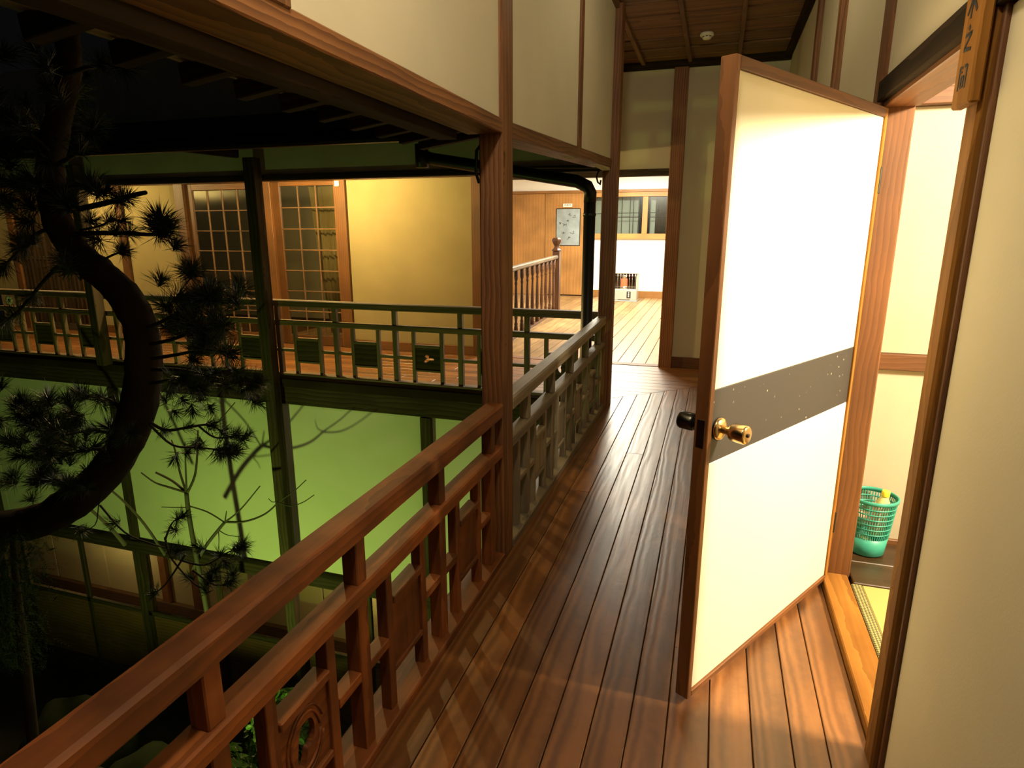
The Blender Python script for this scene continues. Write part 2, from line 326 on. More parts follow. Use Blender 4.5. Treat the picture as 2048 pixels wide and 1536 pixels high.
for i in range(12):
    x0, x1 = XS[i] + G, XS[i + 1] - G
    cuts = [-1.6] + joints.get(i, []) + [None]
    for a, b in zip(cuts[:-1], cuts[1:]):
        ya = a + 0.001
        if b is None: yb0, yb1 = min(mitre(x0), 5.90) - G, min(mitre(x1), 5.90) - G
        else: yb0 = yb1 = b - 0.001
        prism('floor_plank', [(x0, ya), (x1, ya), (x1, yb1), (x0, yb0)], -0.016, random.uniform(-0.0008, 0.0008), W_FLOOR, fl, PI / 2)
for i in range(12):
    y0, y1 = YS[i] + G, YS[i + 1] - G
    xe0 = min((y0 - 5.225) / 0.915 - 0.79, 0.505) - G if y0 < 5.90 else 0.505
    xe1 = min((y1 - 5.225) / 0.915 - 0.79, 0.505) - G if y1 < 5.90 else 0.505
    j = [-0.95 - 0.9 * ((i * 37) % 5) / 5 - 1.2, -5.2 + 1.6 * ((i * 53) % 7) / 7]
    prism('floor_plank', [(j[0] + 0.001, y0), (xe0, y0), (xe1, y1), (j[0] + 0.001, y1)], -0.016, random.uniform(-0.0008, 0.0008), W_FLOOR, fl, 0)
    for a, b in ((j[1], j[0]), (-10.2, j[1])):
        prism('floor_plank', [(a + 0.001, y0), (b - 0.001, y0), (b - 0.001, y1), (a + 0.001, y1)], -0.016, random.uniform(-0.0008, 0.0008), W_FLOOR, flv, 0)
structure(bx('trim_1', (-2.49, -0.46), (6.66, 6.78), (-0.02, 0.006), W_FRAME), 'worn wooden threshold at the lobby opening')
fll = bx('floor', (-5.6, 0.9), (6.78, 13.9), (-0.10, -0.016), W_DARK); structure(fll, 'pale polished plank floor of the bright lobby')
x = -5.6
while x < 0.85:
    prism('floor_plank', [(x + 0.003, 6.78), (x + 0.150 - 0.003, 6.78), (x + 0.150 - 0.003, 13.8), (x + 0.003, 13.8)], -0.016, 0.0, W_LOBBY, fll, PI / 2); x += 0.150
# ------------------------------------------------------------------ corridor ceiling
ce = bx('ceiling', (-1.30, 0.56), (-1.6, 6.70), (3.00, 3.04), W_DARK); structure(ce, 'dark brown board ceiling of the corridor with slim battens')
y = -1.6
while y < 6.6:
    bar('ceiling_board', (-1.28, y + 0.15, 2.972), (0.52, y + 0.15, 2.972), 0.296, 0.014, W_CEIL, ce, up=(0, random.uniform(-0.05, 0.05), 1)); y += 0.3
for xx in (-0.79, -0.36, 0.07): bar('ceiling_batten', (xx, -1.5, 2.948), (xx, 6.6, 2.948), 0.034, 0.036, W_CEIL, ce)
bx('ceiling_batten', (-1.3, 0.52), (6.62, 6.69), (2.905, 2.985), W_DARK, ce)
bx('ceiling_batten', (0.465, 0.515), (-1.5, 6.62), (2.915, 2.985), W_DARK, ce)
# ------------------------------------------------------------------ right wall with the doorway
wr = empty('wall_right', (0.51, 3, 0)); structure(wr, 'cream plaster wall on the right with brown studs')
bx('plaster_panel', (0.515, 0.60), (-1.6, 1.592), (-0.05, 1.83), P_OLIVE, wr)
bx('plaster_panel', (0.515, 0.60), (-1.6, 2.62), (1.90, 2.98), P_OLIVE, wr)
for a, b in ((2.75, 3.70), (3.79, 4.63), (4.72, 6.70)): bx('plaster_panel', (0.52, 0.60), (a, b), (-0.05, 2.98), P_OLIVE, wr)
for a, b in ((3.70, 3.79), (4.63, 4.72)): bx('stud', (0.49, 0.60), (a, b), (-0.05, 2.97), W_PILLAR, wr)
bx('lintel', (0.492, 0.64), (-1.6, 2.62), (1.832, 1.90), W_DARK, wr)
structure(bx('baseboard_right', (0.497, 0.53), (2.75, 6.69), (0, 0.115), W_FRAME), 'brown baseboard along the right wall')
# doorway frame
df = empty('door_frame', (0.55, 2.15, 0)); tag(df, 'brown wooden frame around the open guest room doorway', 'door frame')
o = bx('jamb', (0.49, 0.605), (1.612, 1.685), (-0.05, 1.86), W_JAMB, df, 0.006); o['label'] = 'pale worn jamb on the near side'
bx('jamb', (0.505, 0.60), (1.592, 1.612), (-0.02, 1.86), W_FRAME, df)
bx('jamb', (0.505, 0.615), (2.62, 2.755), (-0.05, 2.97), W_FRAME, df, 0.005)
bx('head', (0.515, 0.625), (1.685, 2.62), (1.815, 1.834), W_FRAME, df)
bx('threshold', (0.507, 0.605), (1.685, 2.62), (-0.03, 0.032), W_JAMB, df, 0.004)
bx('strike_plate', (0.535, 0.56), (1.684, 1.694), (0.80, 0.90), M_IRON, df, 0.001)
# name plaque hung on the near jamb
pq = empty('wooden_plaque', (0.47, 1.60, 1.66)); tag(pq, 'small wooden plaque with brushed ink characters above the open doorway', 'sign')
bx('board', (0.466, 0.489), (1.598, 1.700), (1.655, 1.960), W_JAMB, pq, 0.004)
def ink_stroke(bm, a, b, r0, r1):   # brushed stroke on the board face, (y, z) coordinates
    a, b = Vector((0, *a)), Vector((0, *b)); d = (b - a).normalized(); s = Vector((0, -d.z, d.y))
    q = [a + s * r0, a - s * r0, (a + b) / 2 - s * (r0 + r1) * 0.55, b - s * r1, b + s * r1, (a + b) / 2 + s * (r0 + r1) * 0.45]
    bm.faces.new([bm.verts.new(p) for p in q])
def ink(name, cy, cz, s, strokes):
    bm = bmesh.new()
    for (a, b, r) in strokes: ink_stroke(bm, (cy - a[0] * s, cz + a[1] * s), (cy - b[0] * s, cz + b[1] * s), r * s, r * s * 0.7)
    ext = bmesh.ops.extrude_face_region(bm, geom=bm.faces[:]); bmesh.ops.translate(bm, vec=(-0.0012, 0, 0), verts=[e for e in ext['geom'] if isinstance(e, bmesh.types.BMVert)])
    bmesh.ops.recalc_face_normals(bm, faces=bm.faces)
    me = mesh_from(bm); me.materials.append(M_INK); put(name, me, M_INK, pq, Matrix.Translation((0.4662, 0, 0)))
K1 = [((-.4, .25), (.4, .3), .07), ((-.05, .5), (-.1, -.5), .08), ((-.1, .2), (-.45, -.3), .07), ((.0, .1), (.45, -.35), .09), ((.15, .5), (.3, .35), .06)]
K2 = [((-.1, .5), (.05, .38), .09), ((-.35, .2), (.35, .22), .07), ((.3, .2), (-.3, -.25), .08), ((-.35, -.3), (.45, -.42), .09)]
K3 = [((-.4, .45), (-.42, -.45), .07), ((-.4, .45), (-.1, .42), .06), ((-.35, .25), (-.12, .25), .05), ((.1, .45), (.4, .43), .06), ((.4, .43), (.38, -.45), .08), ((-.15, .05), (-.15, -.35), .06), ((-.15, .05), (.15, .05), .05), ((.15, .05), (.13, -.35), .06), ((-.15, -.15), (.15, -.15), .05), ((-.15, -.35), (.15, -.35), .05)]
ink('character', 1.652, 1.855, 0.058, K1); ink('character', 1.652, 1.785, 0.052, K2); ink('character', 1.652, 1.712, 0.050, K3)

# ------------------------------------------------------------------ the open door leaf
HX, HY = 0.522, 2.585
rz = math.atan2(-0.815, -0.474)
dr = empty('door_1', (HX, HY, 0.022), rz); structure(dr, 'open hinged door with cream paper face, dark band and brass knob')
DM = WM[dr]
def dbox(name, xr, yr, zr, mat, parent=dr, bev=0.002):
    d = (xr[1] - xr[0], yr[1] - yr[0], zr[1] - zr[0]); c = Vector(((xr[0] + xr[1]) / 2, (yr[0] + yr[1]) / 2, (zr[0] + zr[1]) / 2))
    if d[2] > d[0]: R = Matrix.Rotation(-PI / 2, 4, 'Y'); dim = (d[2], d[1], d[0])
    else: R = Matrix.Identity(4); dim = d
    return put(name, box_mesh(*dim, mat, bev), mat, parent, DM @ Matrix.Translation(c) @ R)
DW, DH = 1.02, 1.785
dbox('stile', (DW - 0.022, DW), (-0.038, 0.004), (0, DH), W_FRAME)
dbox('stile', (0, 0.018), (-0.038, 0.004), (0, DH), W_JAMB)
dbox('rail', (0.018, DW - 0.022), (-0.038, 0.004), (DH - 0.030, DH), W_FRAME)
dbox('rail', (0.018, DW - 0.022), (-0.038, 0.004), (0, 0.020), W_FRAME)
o = dbox('panel', (0.018, DW - 0.022), (-0.034, -0.003), (0.020, 0.748), P_DOOR); o['label'] = 'cream paper lower face'
o = dbox('panel', (0.018, DW - 0.022), (-0.034, -0.003), (0.960, DH - 0.030), P_DOOR); o['label'] = 'cream paper upper face'
o = dbox('band', (0.018, DW - 0.022), (-0.034, -0.003), (0.748, 0.960), M_BAND); o['label'] = 'dark blue-grey band with pale scuffs'
KX, KZ = 0.955, 0.845
def dlathe(name, prof, x, z, y, sgn, mat, parent, n=24):
    R = Matrix.Rotation(-PI / 2 * sgn, 4, 'X')
    return put(name, lathe_mesh(prof, n, mat), mat, parent, DM @ Matrix.Translation((x, y, z)) @ R)
kn = dlathe('knob', [(0.010, 0.0), (0.012, 0.012), (0.0125, 0.030), (0.021, 0.034), (0.0255, 0.042), (0.0262, 0.076), (0.0245, 0.082), (0.018, 0.083)], KX, KZ, 0.002, 1, M_BRASS, dr)
kn['label'] = 'polished brass cylinder knob'
dlathe('rose', [(0.033, 0.0), (0.033, 0.004), (0.029, 0.010), (0.013, 0.015)], KX, KZ, 0.0, 1, M_BRASS, kn)
dlathe('lock_button', [(0.006, 0.0), (0.006, 0.004), (0.004, 0.005)], KX, KZ, 0.084, 1, M_IRON, kn, 12)
kn2 = dlathe('knob', [(0.010, 0.0), (0.012, 0.012), (0.0125, 0.030), (0.021, 0.034), (0.0255, 0.042), (0.0262, 0.076), (0.0245, 0.082), (0.018, 0.083)], KX, KZ, -0.040, -1, M_GUN, dr)
kn2['label'] = 'dark knob on the corridor side'
dlathe('rose', [(0.033, 0.0), (0.033, 0.004), (0.029, 0.010), (0.013, 0.015)], KX, KZ, -0.038, -1, M_GUN, kn2)
dbox('latch_plate', (DW - 0.001, DW + 0.0015), (-0.030, -0.006), (KZ - 0.045, KZ + 0.035), M_GUN)
for zz in (0.25, 1.55): dbox('hinge', (-0.006, 0.004), (-0.012, 0.008), (zz - 0.045, zz + 0.045), M_IRON)

# ------------------------------------------------------------------ guest room
gr = empty('wall_guest_room', (0.9, 2.98, 0)); structure(gr, 'warmly lit guest room wall of flecked paper seen through the doorway')
bx('paper_panel', (0.60, 3.3), (2.98, 3.06), (0.0, 0.828), P_ROOM, gr); bx('paper_panel', (0.60, 3.3), (2.98, 3.06), (0.896, 1.87), P_ROOM, gr)
bx('rail', (0.60, 3.3), (2.955, 3.06), (0.828, 0.896), W_FRAME, gr); bx('rail', (0.60, 3.3), (2.93, 3.06), (1.87, 1.93), W_FRAME, gr)
bx('transom_board', (0.60, 3.3), (2.96, 3.06), (1.93, 2.45), W_FRAME, gr); bx('baseboard', (0.60, 3.3), (2.962, 2.98), (0.02, 0.055), W_FRAME, gr)
structure(bx('wall_guest_room_side', (3.3, 3.36), (-1.6, 3.06), (-0.05, 2.45), P_ROOM), 'guest room side wall')
structure(bx('wall_guest_room_near', (0.62, 3.3), (-1.66, -1.6), (-0.05, 2.45), P_ROOM), 'guest room wall behind the corridor wall')
structure(bx('ceiling_guest_room', (0.60, 3.36), (-1.66, 3.06), (2.45, 2.50), W_CEIL), 'guest room board ceiling')
structure(bx('wall_guest_room_inner', (0.605, 0.64), (-1.6, 1.612), (-0.05, 2.45), P_ROOM), 'inner face of the corridor wall')
structure(bx('wall_guest_room_over_door', (0.605, 0.64), (1.612, 2.98), (1.90, 2.45), P_ROOM), 'inner face of the wall above the doorway')
bx('paper_panel', (0.600, 0.615), (2.756, 2.978), (0, 2.45), P_ROOM, gr)
structure(bx('floor_guest_room', (0.61, 3.3), (-1.6, 3.0), (-0.10, -0.005), W_DARK), 'guest room subfloor')
ta = empty('tatami_mat', (1.05, 1.6, 0)); tag(ta, 'straw tatami mat with a dark patterned border just inside the doorway', 'tatami mat')
bx('straw_face', (0.648, 1.50), (0.72, 2.555), (-0.005, 0.030), M_TATAMI, ta); bx('border', (0.608, 0.648), (0.72, 2.555), (-0.005, 0.032), M_HERI, ta)
ta2 = empty('tatami_mat', (2.4, 1.6, 0)); tag(ta2, 'second straw tatami mat farther inside the guest room', 'tatami mat')
bx('straw_face', (1.54, 3.28), (0.72, 2.555), (-0.005, 0.030), M_TATAMI, ta2); bx('border', (1.50, 1.54), (0.72, 2.555), (-0.005, 0.032), M_HERI, ta2)
al = empty('alcove_floor', (1, 2.75, 0)); structure(al, 'dark glossy boards of the alcove floor behind the tatami')
bx('board', (0.618, 3.28), (2.56, 2.745), (-0.005, 0.034), W_DKFL, al); bx('board', (0.623, 3.28), (2.748, 2.96), (-0.005, 0.034), W_DKFL, al)

# waste basket
bk = empty('waste_basket', (0.718, 2.862, 0.0345)); tag(bk, 'teal plastic slatted waste basket on the dark alcove boards', 'basket')
BM_ = WM[bk]; HB = 0.262
def rb(z): return 0.070 + (0.096 - 0.070) * z / HB
put('base_cup', lathe_mesh([(0.060, 0.0), (rb(0), 0.006), (rb(0.085), 0.085), (rb(0.085) - 0.004, 0.085), (rb(0) - 0.004, 0.010), (0.02, 0.008)], 40, M_TEAL), M_TEAL, bk, BM_)
put('rim', lathe_mesh([(rb(HB) - 0.004, HB - 0.016), (rb(HB) + 0.003, HB - 0.014), (rb(HB) + 0.005, HB), (rb(HB), HB + 0.003), (rb(HB) - 0.004, HB)], 40, M_TEAL, closed=True), M_TEAL, bk, BM_)
for k in range(1, 7):
    z = 0.085 + k * 0.0235; put('hoop', lathe_mesh([(rb(z) - 0.003, z - 0.0028), (rb(z) + 0.001, z - 0.0028), (rb(z) + 0.001, z + 0.0028), (rb(z) - 0.003, z + 0.0028)], 40, M_TEAL, closed=True), M_TEAL, bk, BM_)
bm = bmesh.new()
for k in range(56):
    a = 2 * PI * k / 56
    add_tube(bm, [(rb(z) * 0.985 * math.cos(a), rb(z) * 0.985 * math.sin(a), z) for z in (0.084, HB - 0.012)], 0.0022, 4)
me = mesh_from(bm); tag(put('slat_lattice', me, M_TEAL, bk, BM_), kind='stuff')
bo = empty('drink_bottle', (0.738, 2.838, 0.130)); tag(bo, 'small drink bottle with a yellow cap sticking out of the teal basket', 'bottle')
tl = WM[bo] @ Euler((math.radians(3), math.radians(5), 0)).to_matrix().to_4x4()
put('body', lathe_mesh([(0.027, 0), (0.031, 0.006), (0.031, 0.13), (0.028, 0.15), (0.014, 0.178), (0.012, 0.186)], 20, M_BOTTLE), M_BOTTLE, bo, tl)
put('cap', lathe_mesh([(0.0155, 0.182), (0.0160, 0.184), (0.0160, 0.204), (0.0145, 0.207)], 18, M_CAP), M_CAP, bo, tl)
put('label_sleeve', lathe_mesh([(0.0315, 0.03), (0.0318, 0.032), (0.0318, 0.142), (0.0305, 0.146)], 20, M_WRAP), M_WRAP, bo, tl)
for k, (dx, dy, zz, s) in enumerate(((-0.045, 0.0, 0.165, 0.036), (0.0, 0.05, 0.125, 0.038), (-0.02, -0.03, 0.055, 0.036))):
    bm = bmesh.new(); bmesh.ops.create_icosphere(bm, subdivisions=2, radius=s)
    for v_ in bm.verts: v_.co *= random.uniform(0.72, 1.0); v_.co.z *= 0.7
    me = mesh_from(bm); mt = (M_WRAP, M_PAPER, M_BOTTLE)[k]
    tag(put('crumpled_wrapper', me, mt, None, Matrix.Translation((0.716 + dx * 0.6, 2.862 + dy * 0.6, 0.0345 + zz))), ('crumpled orange printed wrapper in the teal basket', 'crumpled white paper in the teal basket', 'crumpled yellowish wrapper low in the teal basket')[k], 'wrapper', 'rubbish in the waste basket')

# ------------------------------------------------------------------ left side: pillars, upper wall, beams
tag(bx('wooden_pillar', (-0.885, -0.79), (2.36, 2.492), (-0.35, 2.97), W_PILLAR, None, 0.006), 'square brown pillar standing between the two corridor railing bays', 'pillar')
tag(bx('wooden_pillar', (-0.86, -0.748), (4.93, 5.05), (-0.35, 2.97), W_PILLAR, None, 0.006), 'square brown corner pillar where the corridor railing meets the veranda', 'pillar')
wl = empty('wall_left', (-0.82, 2, 1.8)); structure(wl, 'cream plaster upper wall above the courtyard railing')
bx('plaster_panel', (-0.86, -0.803), (-1.6, 2.36), (1.80, 2.98), P_CREAM, wl)
bx('plaster_panel', (-0.86, -0.803), (2.492, 3.74), (1.80, 2.98), P_CREAM, wl)
bx('plaster_panel', (-0.86, -0.803), (3.82, 4.93), (1.84, 2.98), P_CREAM, wl)
bx('stud', (-0.86, -0.792), (3.74, 3.82), (1.84, 2.97), W_PILLAR, wl)
bx('stud', (-0.86, -0.785), (1.03, 1.115), (1.80, 2.97), W_PILLAR, wl)
bm1 = bar('wall_beam', (-0.86, -1.6, 1.780), (-0.86, 2.362, 1.780), 0.14, 0.052, W_PILLAR, None, bev=0.004); tag(bm1, 'long brown beam under the upper wall, nearest the camera', 'beam')
bm2 = bar('wall_beam', (-0.86, 2.49, 1.781), (-0.86, 4.94, 1.893), 0.135, 0.060, W_PILLAR, None, bev=0.004); tag(bm2, 'brown beam between the two pillars under the upper wall', 'beam')
pl_ = bar('eave_purlin', (-0.985, -1.6, 1.765), (-0.985, 2.30, 1.765), 0.075, 0.07, W_OLD); tag(pl_, 'dark purlin carrying the eave rafters beside the near beam', 'beam')

# eave over the courtyard along the corridor
ev = empty('corridor_eave', (-1.3, 1.5, 1.9)); tag(ev, 'dark low eave with rafters hanging over the courtyard along the corridor', 'eave')
for k in range(18):
    yy = -0.60 + k * 0.215
    bar('rafter', (-0.95, yy, 1.895), (-1.46, yy, 1.825), 0.045, 0.055, W_OLD, ev)
for k in range(7):
    xx = -0.97 - k * 0.078; zz = 1.927 - k * 0.0107
    bar('soffit_board', (xx, -0.9, zz), (xx, 3.2, zz), 0.084, 0.012, W_WORN_LIT, ev, up=(0.14, 0, 1))
bm = bmesh.new()
vv = [bm.verts.new(p) for p in ((-1.50, -1.0, 1.90), (-1.50, 3.25, 1.90), (-0.87, 3.25, 2.02), (-0.87, -1.0, 2.02), (-1.50, -1.0, 1.87), (-1.50, 3.25, 1.87), (-0.87, 3.25, 1.985), (-0.87, -1.0, 1.985))]
for f in ((0, 1, 2, 3), (7, 6, 5, 4), (0, 4, 5, 1), (2, 6, 7, 3), (1, 5, 6, 2), (3, 7, 4, 0)): bm.faces.new([vv[i] for i in f])
bmesh.ops.recalc_face_normals(bm, faces=bm.faces); me = mesh_from(bm); me.materials.append(M_TILE); put('roof_deck', me, M_TILE, ev)

# ------------------------------------------------------------------ railings
def panel_mesh(wd, ht, th, mat, hole):
    bm = bmesh.new(); n = 40; fr = {}
    for side in (-1, 1):
        outer, inner = [], []
        for k in range(n):
            a = 2 * PI * k / n + PI / 4; c, s = math.cos(a), math.sin(a); m_ = max(abs(c), abs(s))
            outer.append(bm.verts.new((c / m_ * wd / 2, side * th / 2, s / m_ * ht / 2)))
            if hole == 'gourd': r = 0.050 * (1 + 0.28 * math.sin(2 * a + 0.6) + 0.16 * math.cos(3 * a)); p = (r * c * 0.62 * wd / 0.21, r * s * 1.15)
            elif hole == 'bird': r = 0.026 * (1 + 0.55 * math.cos(3 * a + 0.4) + 0.25 * math.cos(5 * a)); p = (r * c * 1.3, r * s * 1.1)
            elif hole == 'crescent': r = 0.045 if math.cos(a) < 0.2 else 0.045 - 0.028 * (math.cos(a) - 0.2) / 0.8 * 2.2; p = (max(r, 0.004) * c * 0.55, r * s)
            inner.append(bm.verts.new((p[0], side * th / 2, p[1])))
        fr[side] = (outer, inner)
    for k in range(n):
        j = (k + 1) % n
        for side in (-1, 1):
            o_, i_ = fr[side]; bm.faces.new((o_[k], o_[j], i_[j], i_[k]))
        bm.faces.new((fr[-1][0][k], fr[1][0][k], fr[1][0][j], fr[-1][0][j])); bm.faces.new((fr[-1][1][k], fr[-1][1][j], fr[1][1][j], fr[1][1][k]))
    bmesh.ops.recalc_face_normals(bm, faces=bm.faces)
    me = mesh_from(bm); me.materials.append(mat); return me
def ring_mesh(rx, rz_, r, mat, gap=0.0, n=36):
    bm = bmesh.new(); pts = [(rx * math.cos(gap + (2 * PI - 2 * gap) * k / n), 0, rz_ * math.sin(gap + (2 * PI - 2 * gap) * k / n)) for k in range(n + 1)]
    add_tube(bm, pts, r, 6); me = mesh_from(bm, 'ring', True); me.materials.append(mat); return me
def railing(name, label, axis, face, inward, s0, s1, struts, zt0, zt1, mats, holes={}, base=0.0):
    """axis 0: runs along x at y=face; axis 1: runs along y at x=face. inward = sign of the depth direction."""
    WT, WP = mats
    def P(s, t, z): return Vector((s, face + inward * t, z)) if axis == 0 else Vector((face + inward * t, s, z))
    mid = P((s0 + s1) / 2, 0.04, 0); r = empty(name, mid); tag(r, label, 'railing')
    def zz(s, z): return z + (zt0 + (zt1 - zt0) * (s - s0) / (s1 - s0) - 0.712) * (z / 0.712)
    upv = (0, 0, 1)
    bar('top_rail', P(s0, 0.037, zz(s0, 0.680)), P(s1, 0.037, zz(s1, 0.680)), 0.076, 0.064, WT, r, upv, 0.008)
    bar('middle_rail', P(s0, 0.033, zz(s0, 0.503)), P(s1, 0.033, zz(s1, 0.503)), 0.064, 0.050, WT, r, upv, 0.005)
    bar('bottom_rail', P(s0, 0.050, base + 0.004), P(s1, 0.050, base + 0.004), 0.112, 0.060, WT, r, upv, 0.004)
    for s in struts:
        if s0 + 0.03 < s < s1 - 0.03:
            bar('strut', P(s, 0.033, zz(s, 0.527)), P(s, 0.033, zz(s, 0.650)), 0.044, 0.044, WT, r, bev=0.003)
            bar('strut', P(s, 0.036, 0.032), P(s, 0.036, zz(s, 0.480)), 0.046, 0.046, WT, r, bev=0.003)
    for i, (a, b) in enumerate(zip(struts[:-1], struts[1:])):
        g = b - a
        ba, bb = a + g * 0.285, b - g * 0.285
        for s in (ba, bb):
            if s0 < s < s1: bar('baluster', P(s, 0.036, 0.032), P(s, 0.036, zz(s, 0.480)), 0.034, 0.034, WT, r, bev=0.002)
        for q0, q1 in ((a + 0.023, ba - 0.017), (bb + 0.017, b - 0.023)):
            q0, q1 = max(q0, s0), min(q1, s1)
            if q1 - q0 > 0.02: bar('short_rail', P(q0, 0.036, 0.262), P(q1, 0.036, 0.262), 0.040, 0.028, WT, r, upv, 0.002)
        q0, q1 = ba + 0.017, bb - 0.017
        if q0 > s0 and q1 < s1:
            c = P((q0 + q1) / 2, 0.036, 0.262)
            R = Matrix.Identity(4) if axis == 0 else Matrix.Rotation(PI / 2, 4, 'Z')
            hole = holes.get(i)
            if hole: pn = put('panel', panel_mesh(q1 - q0, 0.205, 0.016, WP, hole), WP, r, Matrix.Translation(c) @ R)
            else: pn = bx('panel', *( ((q0, q1), (c.y - 0.008, c.y + 0.008)) if axis == 0 else ((c.x - 0.008, c.x + 0.008), (q0, q1)) ), (0.160, 0.364), WP, r, 0.002)
            bar('panel_ledge', P(q0, 0.036, 0.376), P(q1, 0.036, 0.376), 0.048, 0.024, WT, r, upv, 0.003)
            bar('panel_ledge', P(q0, 0.036, 0.150), P(q1, 0.036, 0.150), 0.034, 0.020, WT, r, upv, 0.003)
            if hole == 'gourd':
                Mr = Matrix.Translation(c + Vector((0.009, 0, 0))) @ R
                put('carved_ring', ring_mesh(0.078 * (q1 - q0) / 0.21, 0.086, 0.0035, WT, 0.25), WT, pn, Mr); put('carved_ring', ring_mesh(0.062 * (q1 - q0) / 0.21, 0.072, 0.004, WT, 0.1), WT, pn, Mr)
    return r
near_struts = [-0.760, -0.255, 0.250, 0.755, 1.255, 1.760, 2.265]
railing('railing', 'reddish brown handrail and lattice railing along the corridor, nearest the camera', 1, -0.790, -1, -1.0, 2.362, near_struts, 0.712, 0.712, (W_RAIL, W_RAIL), {3: 'gourd', 2: 'gourd'})
railing('railing', 'worn lattice railing with lamp light painted into its greyish tone between the two brown pillars', 1, -0.790, -1, 2.49, 4.935, [2.30, 2.79, 3.28, 3.77, 4.26, 4.75, 5.2], 0.706, 0.748, (W_WORN_LIT, W_WORN_LIT))
vst = [-9.5, -8.85, -8.2, -7.55, -6.90, -6.12, -5.36, -4.70, -4.04, -3.395, -2.766, -2.117, -1.50, -0.90]
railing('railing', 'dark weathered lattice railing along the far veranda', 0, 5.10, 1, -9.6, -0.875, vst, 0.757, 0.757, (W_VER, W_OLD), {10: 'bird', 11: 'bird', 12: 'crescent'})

# ------------------------------------------------------------------ far wing: veranda beams, posts, plaster
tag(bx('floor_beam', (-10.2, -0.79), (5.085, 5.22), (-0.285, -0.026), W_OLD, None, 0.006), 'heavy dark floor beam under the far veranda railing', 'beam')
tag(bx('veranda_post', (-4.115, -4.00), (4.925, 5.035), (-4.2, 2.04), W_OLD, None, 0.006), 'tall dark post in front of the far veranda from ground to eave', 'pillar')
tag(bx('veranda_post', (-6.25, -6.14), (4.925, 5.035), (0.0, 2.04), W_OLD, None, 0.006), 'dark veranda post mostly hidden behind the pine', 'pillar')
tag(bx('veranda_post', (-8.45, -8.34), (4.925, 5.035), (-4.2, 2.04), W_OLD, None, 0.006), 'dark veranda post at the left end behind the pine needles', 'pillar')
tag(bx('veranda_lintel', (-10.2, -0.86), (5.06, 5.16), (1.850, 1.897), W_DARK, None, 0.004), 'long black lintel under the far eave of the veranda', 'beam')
structure(bx('wall_veranda_upper', (-10.2, -0.86), (5.09, 5.15), (1.897, 2.98), P_SHADE), 'shaded plaster strip above the veranda lintel')
fe = empty('far_eave', (-5, 4.6, 2.1)); tag(fe, 'black eave with rafters above the far veranda', 'eave')
for k in range(26): bar('rafter', (-9.8 + k * 0.33, 5.07, 2.20), (-9.8 + k * 0.33, 4.36, 2.07), 0.05, 0.06, W_DARK, fe)
for k in range(9):
    bar('soffit_board', (-10.2, 5.05 - 0.082 * k, 2.235 - 0.0150 * k), (-1.70, 5.05 - 0.082 * k, 2.235 - 0.0150 * k), 0.08, 0.012, W_DARK, fe, up=(0, -0.18, 1))
bar('fascia', (-10.2, 4.33, 2.095), (-1.70, 4.33, 2.095), 0.03, 0.11, W_DARK, fe)
bar('gutter', (-10.2, 4.27, 2.06), (-1.70, 4.27, 2.05), 0.09, 0.07, M_PIPE, fe, bev=0.02)
bm = bmesh.new()
vv = [bm.verts.new(p) for p in ((-10.2, 4.25, 2.15), (-1.70, 4.25, 2.15), (-1.70, 5.08, 2.42), (-10.2, 5.08, 2.42), (-10.2, 4.25, 2.12), (-1.70, 4.25, 2.12), (-1.70, 5.08, 2.38), (-10.2, 5.08, 2.38))]
for f in ((0, 1, 2, 3), (7, 6, 5, 4), (0, 4, 5, 1), (2, 6, 7, 3), (1, 5, 6, 2), (3, 7, 4, 0)): bm.faces.new([vv[i] for i in f])
bmesh.ops.recalc_face_normals(bm, faces=bm.faces); me = mesh_from(bm); me.materials.append(M_TILE); put('roof_deck', me, M_TILE, fe)
bar('bracket_arm', (-4.14, 4.915, 2.075), (-4.42, 4.55, 2.10), 0.07, 0.08, W_DARK, fe)
# rain pipe
dp = empty('drain_pipe', (-0.95, 4.90, -0.2)); tag(dp, 'black drain pipe running under the eave and down beside the corner pillar', 'pipe')
e = at(1178, 372, 1, 4.90)
pts = [Vector((-2.30, 4.90, 1.985))] + [Vector((-2.30 + (e.x + 2.30) * t, 4.90, 1.975 + (e.z - 1.955) * t)) for t in (0.05, 0.5, 0.93)]
pts += [Vector((e.x - 0.01, 4.90, e.z - 0.005)), Vector((e.x + 0.012, 4.90, e.z - 0.05)), Vector((e.x + 0.010, 4.90, e.z - 0.12))]
tube('elbow_run', pts, 0.048, M_PIPE, dp, 16)
tube('down_pipe', [(e.x + 0.010, 4.90, e.z - 0.10), (e.x + 0.010, 4.90, -4.1)], 0.046, M_PIPE, dp, 16)
for zz in (1.52, 0.30): put('pipe_band', lathe_mesh([(0.047, zz - 0.012), (0.0505, zz - 0.010), (0.0505, zz + 0.010), (0.047, zz + 0.012)], 18, M_IRON), M_IRON, dp, Matrix.Translation((e.x + 0.010, 4.90, 0)))
bar('wire_tie', (e.x + 0.05, 4.92, 1.525), (-0.85, 4.95, 1.53), 0.004, 0.004, M_IRON, dp)
tube('outlet', [(-2.33, 4.90, 2.08), (-2.33, 4.90, 1.90)], 0.055, M_PIPE, dp, 12)
ib = empty('iron_hanger', (-0.88, 4.93, 1.75)); tag(ib, 'curled iron hanger on the corner pillar under the beam', 'bracket')
tube('hook', [(-0.865, 4.92, 1.86), (-0.885, 4.90, 1.83), (-0.895, 4.89, 1.79), (-0.885, 4.89, 1.755), (-0.868, 4.90, 1.74), (-0.868, 4.92, 1.77)], 0.007, M_IRON, ib, 6)
bar('rod', (-0.87, 4.80, 1.848), (-1.35, 4.80, 1.862), 0.010, 0.010, W_VER, ib)
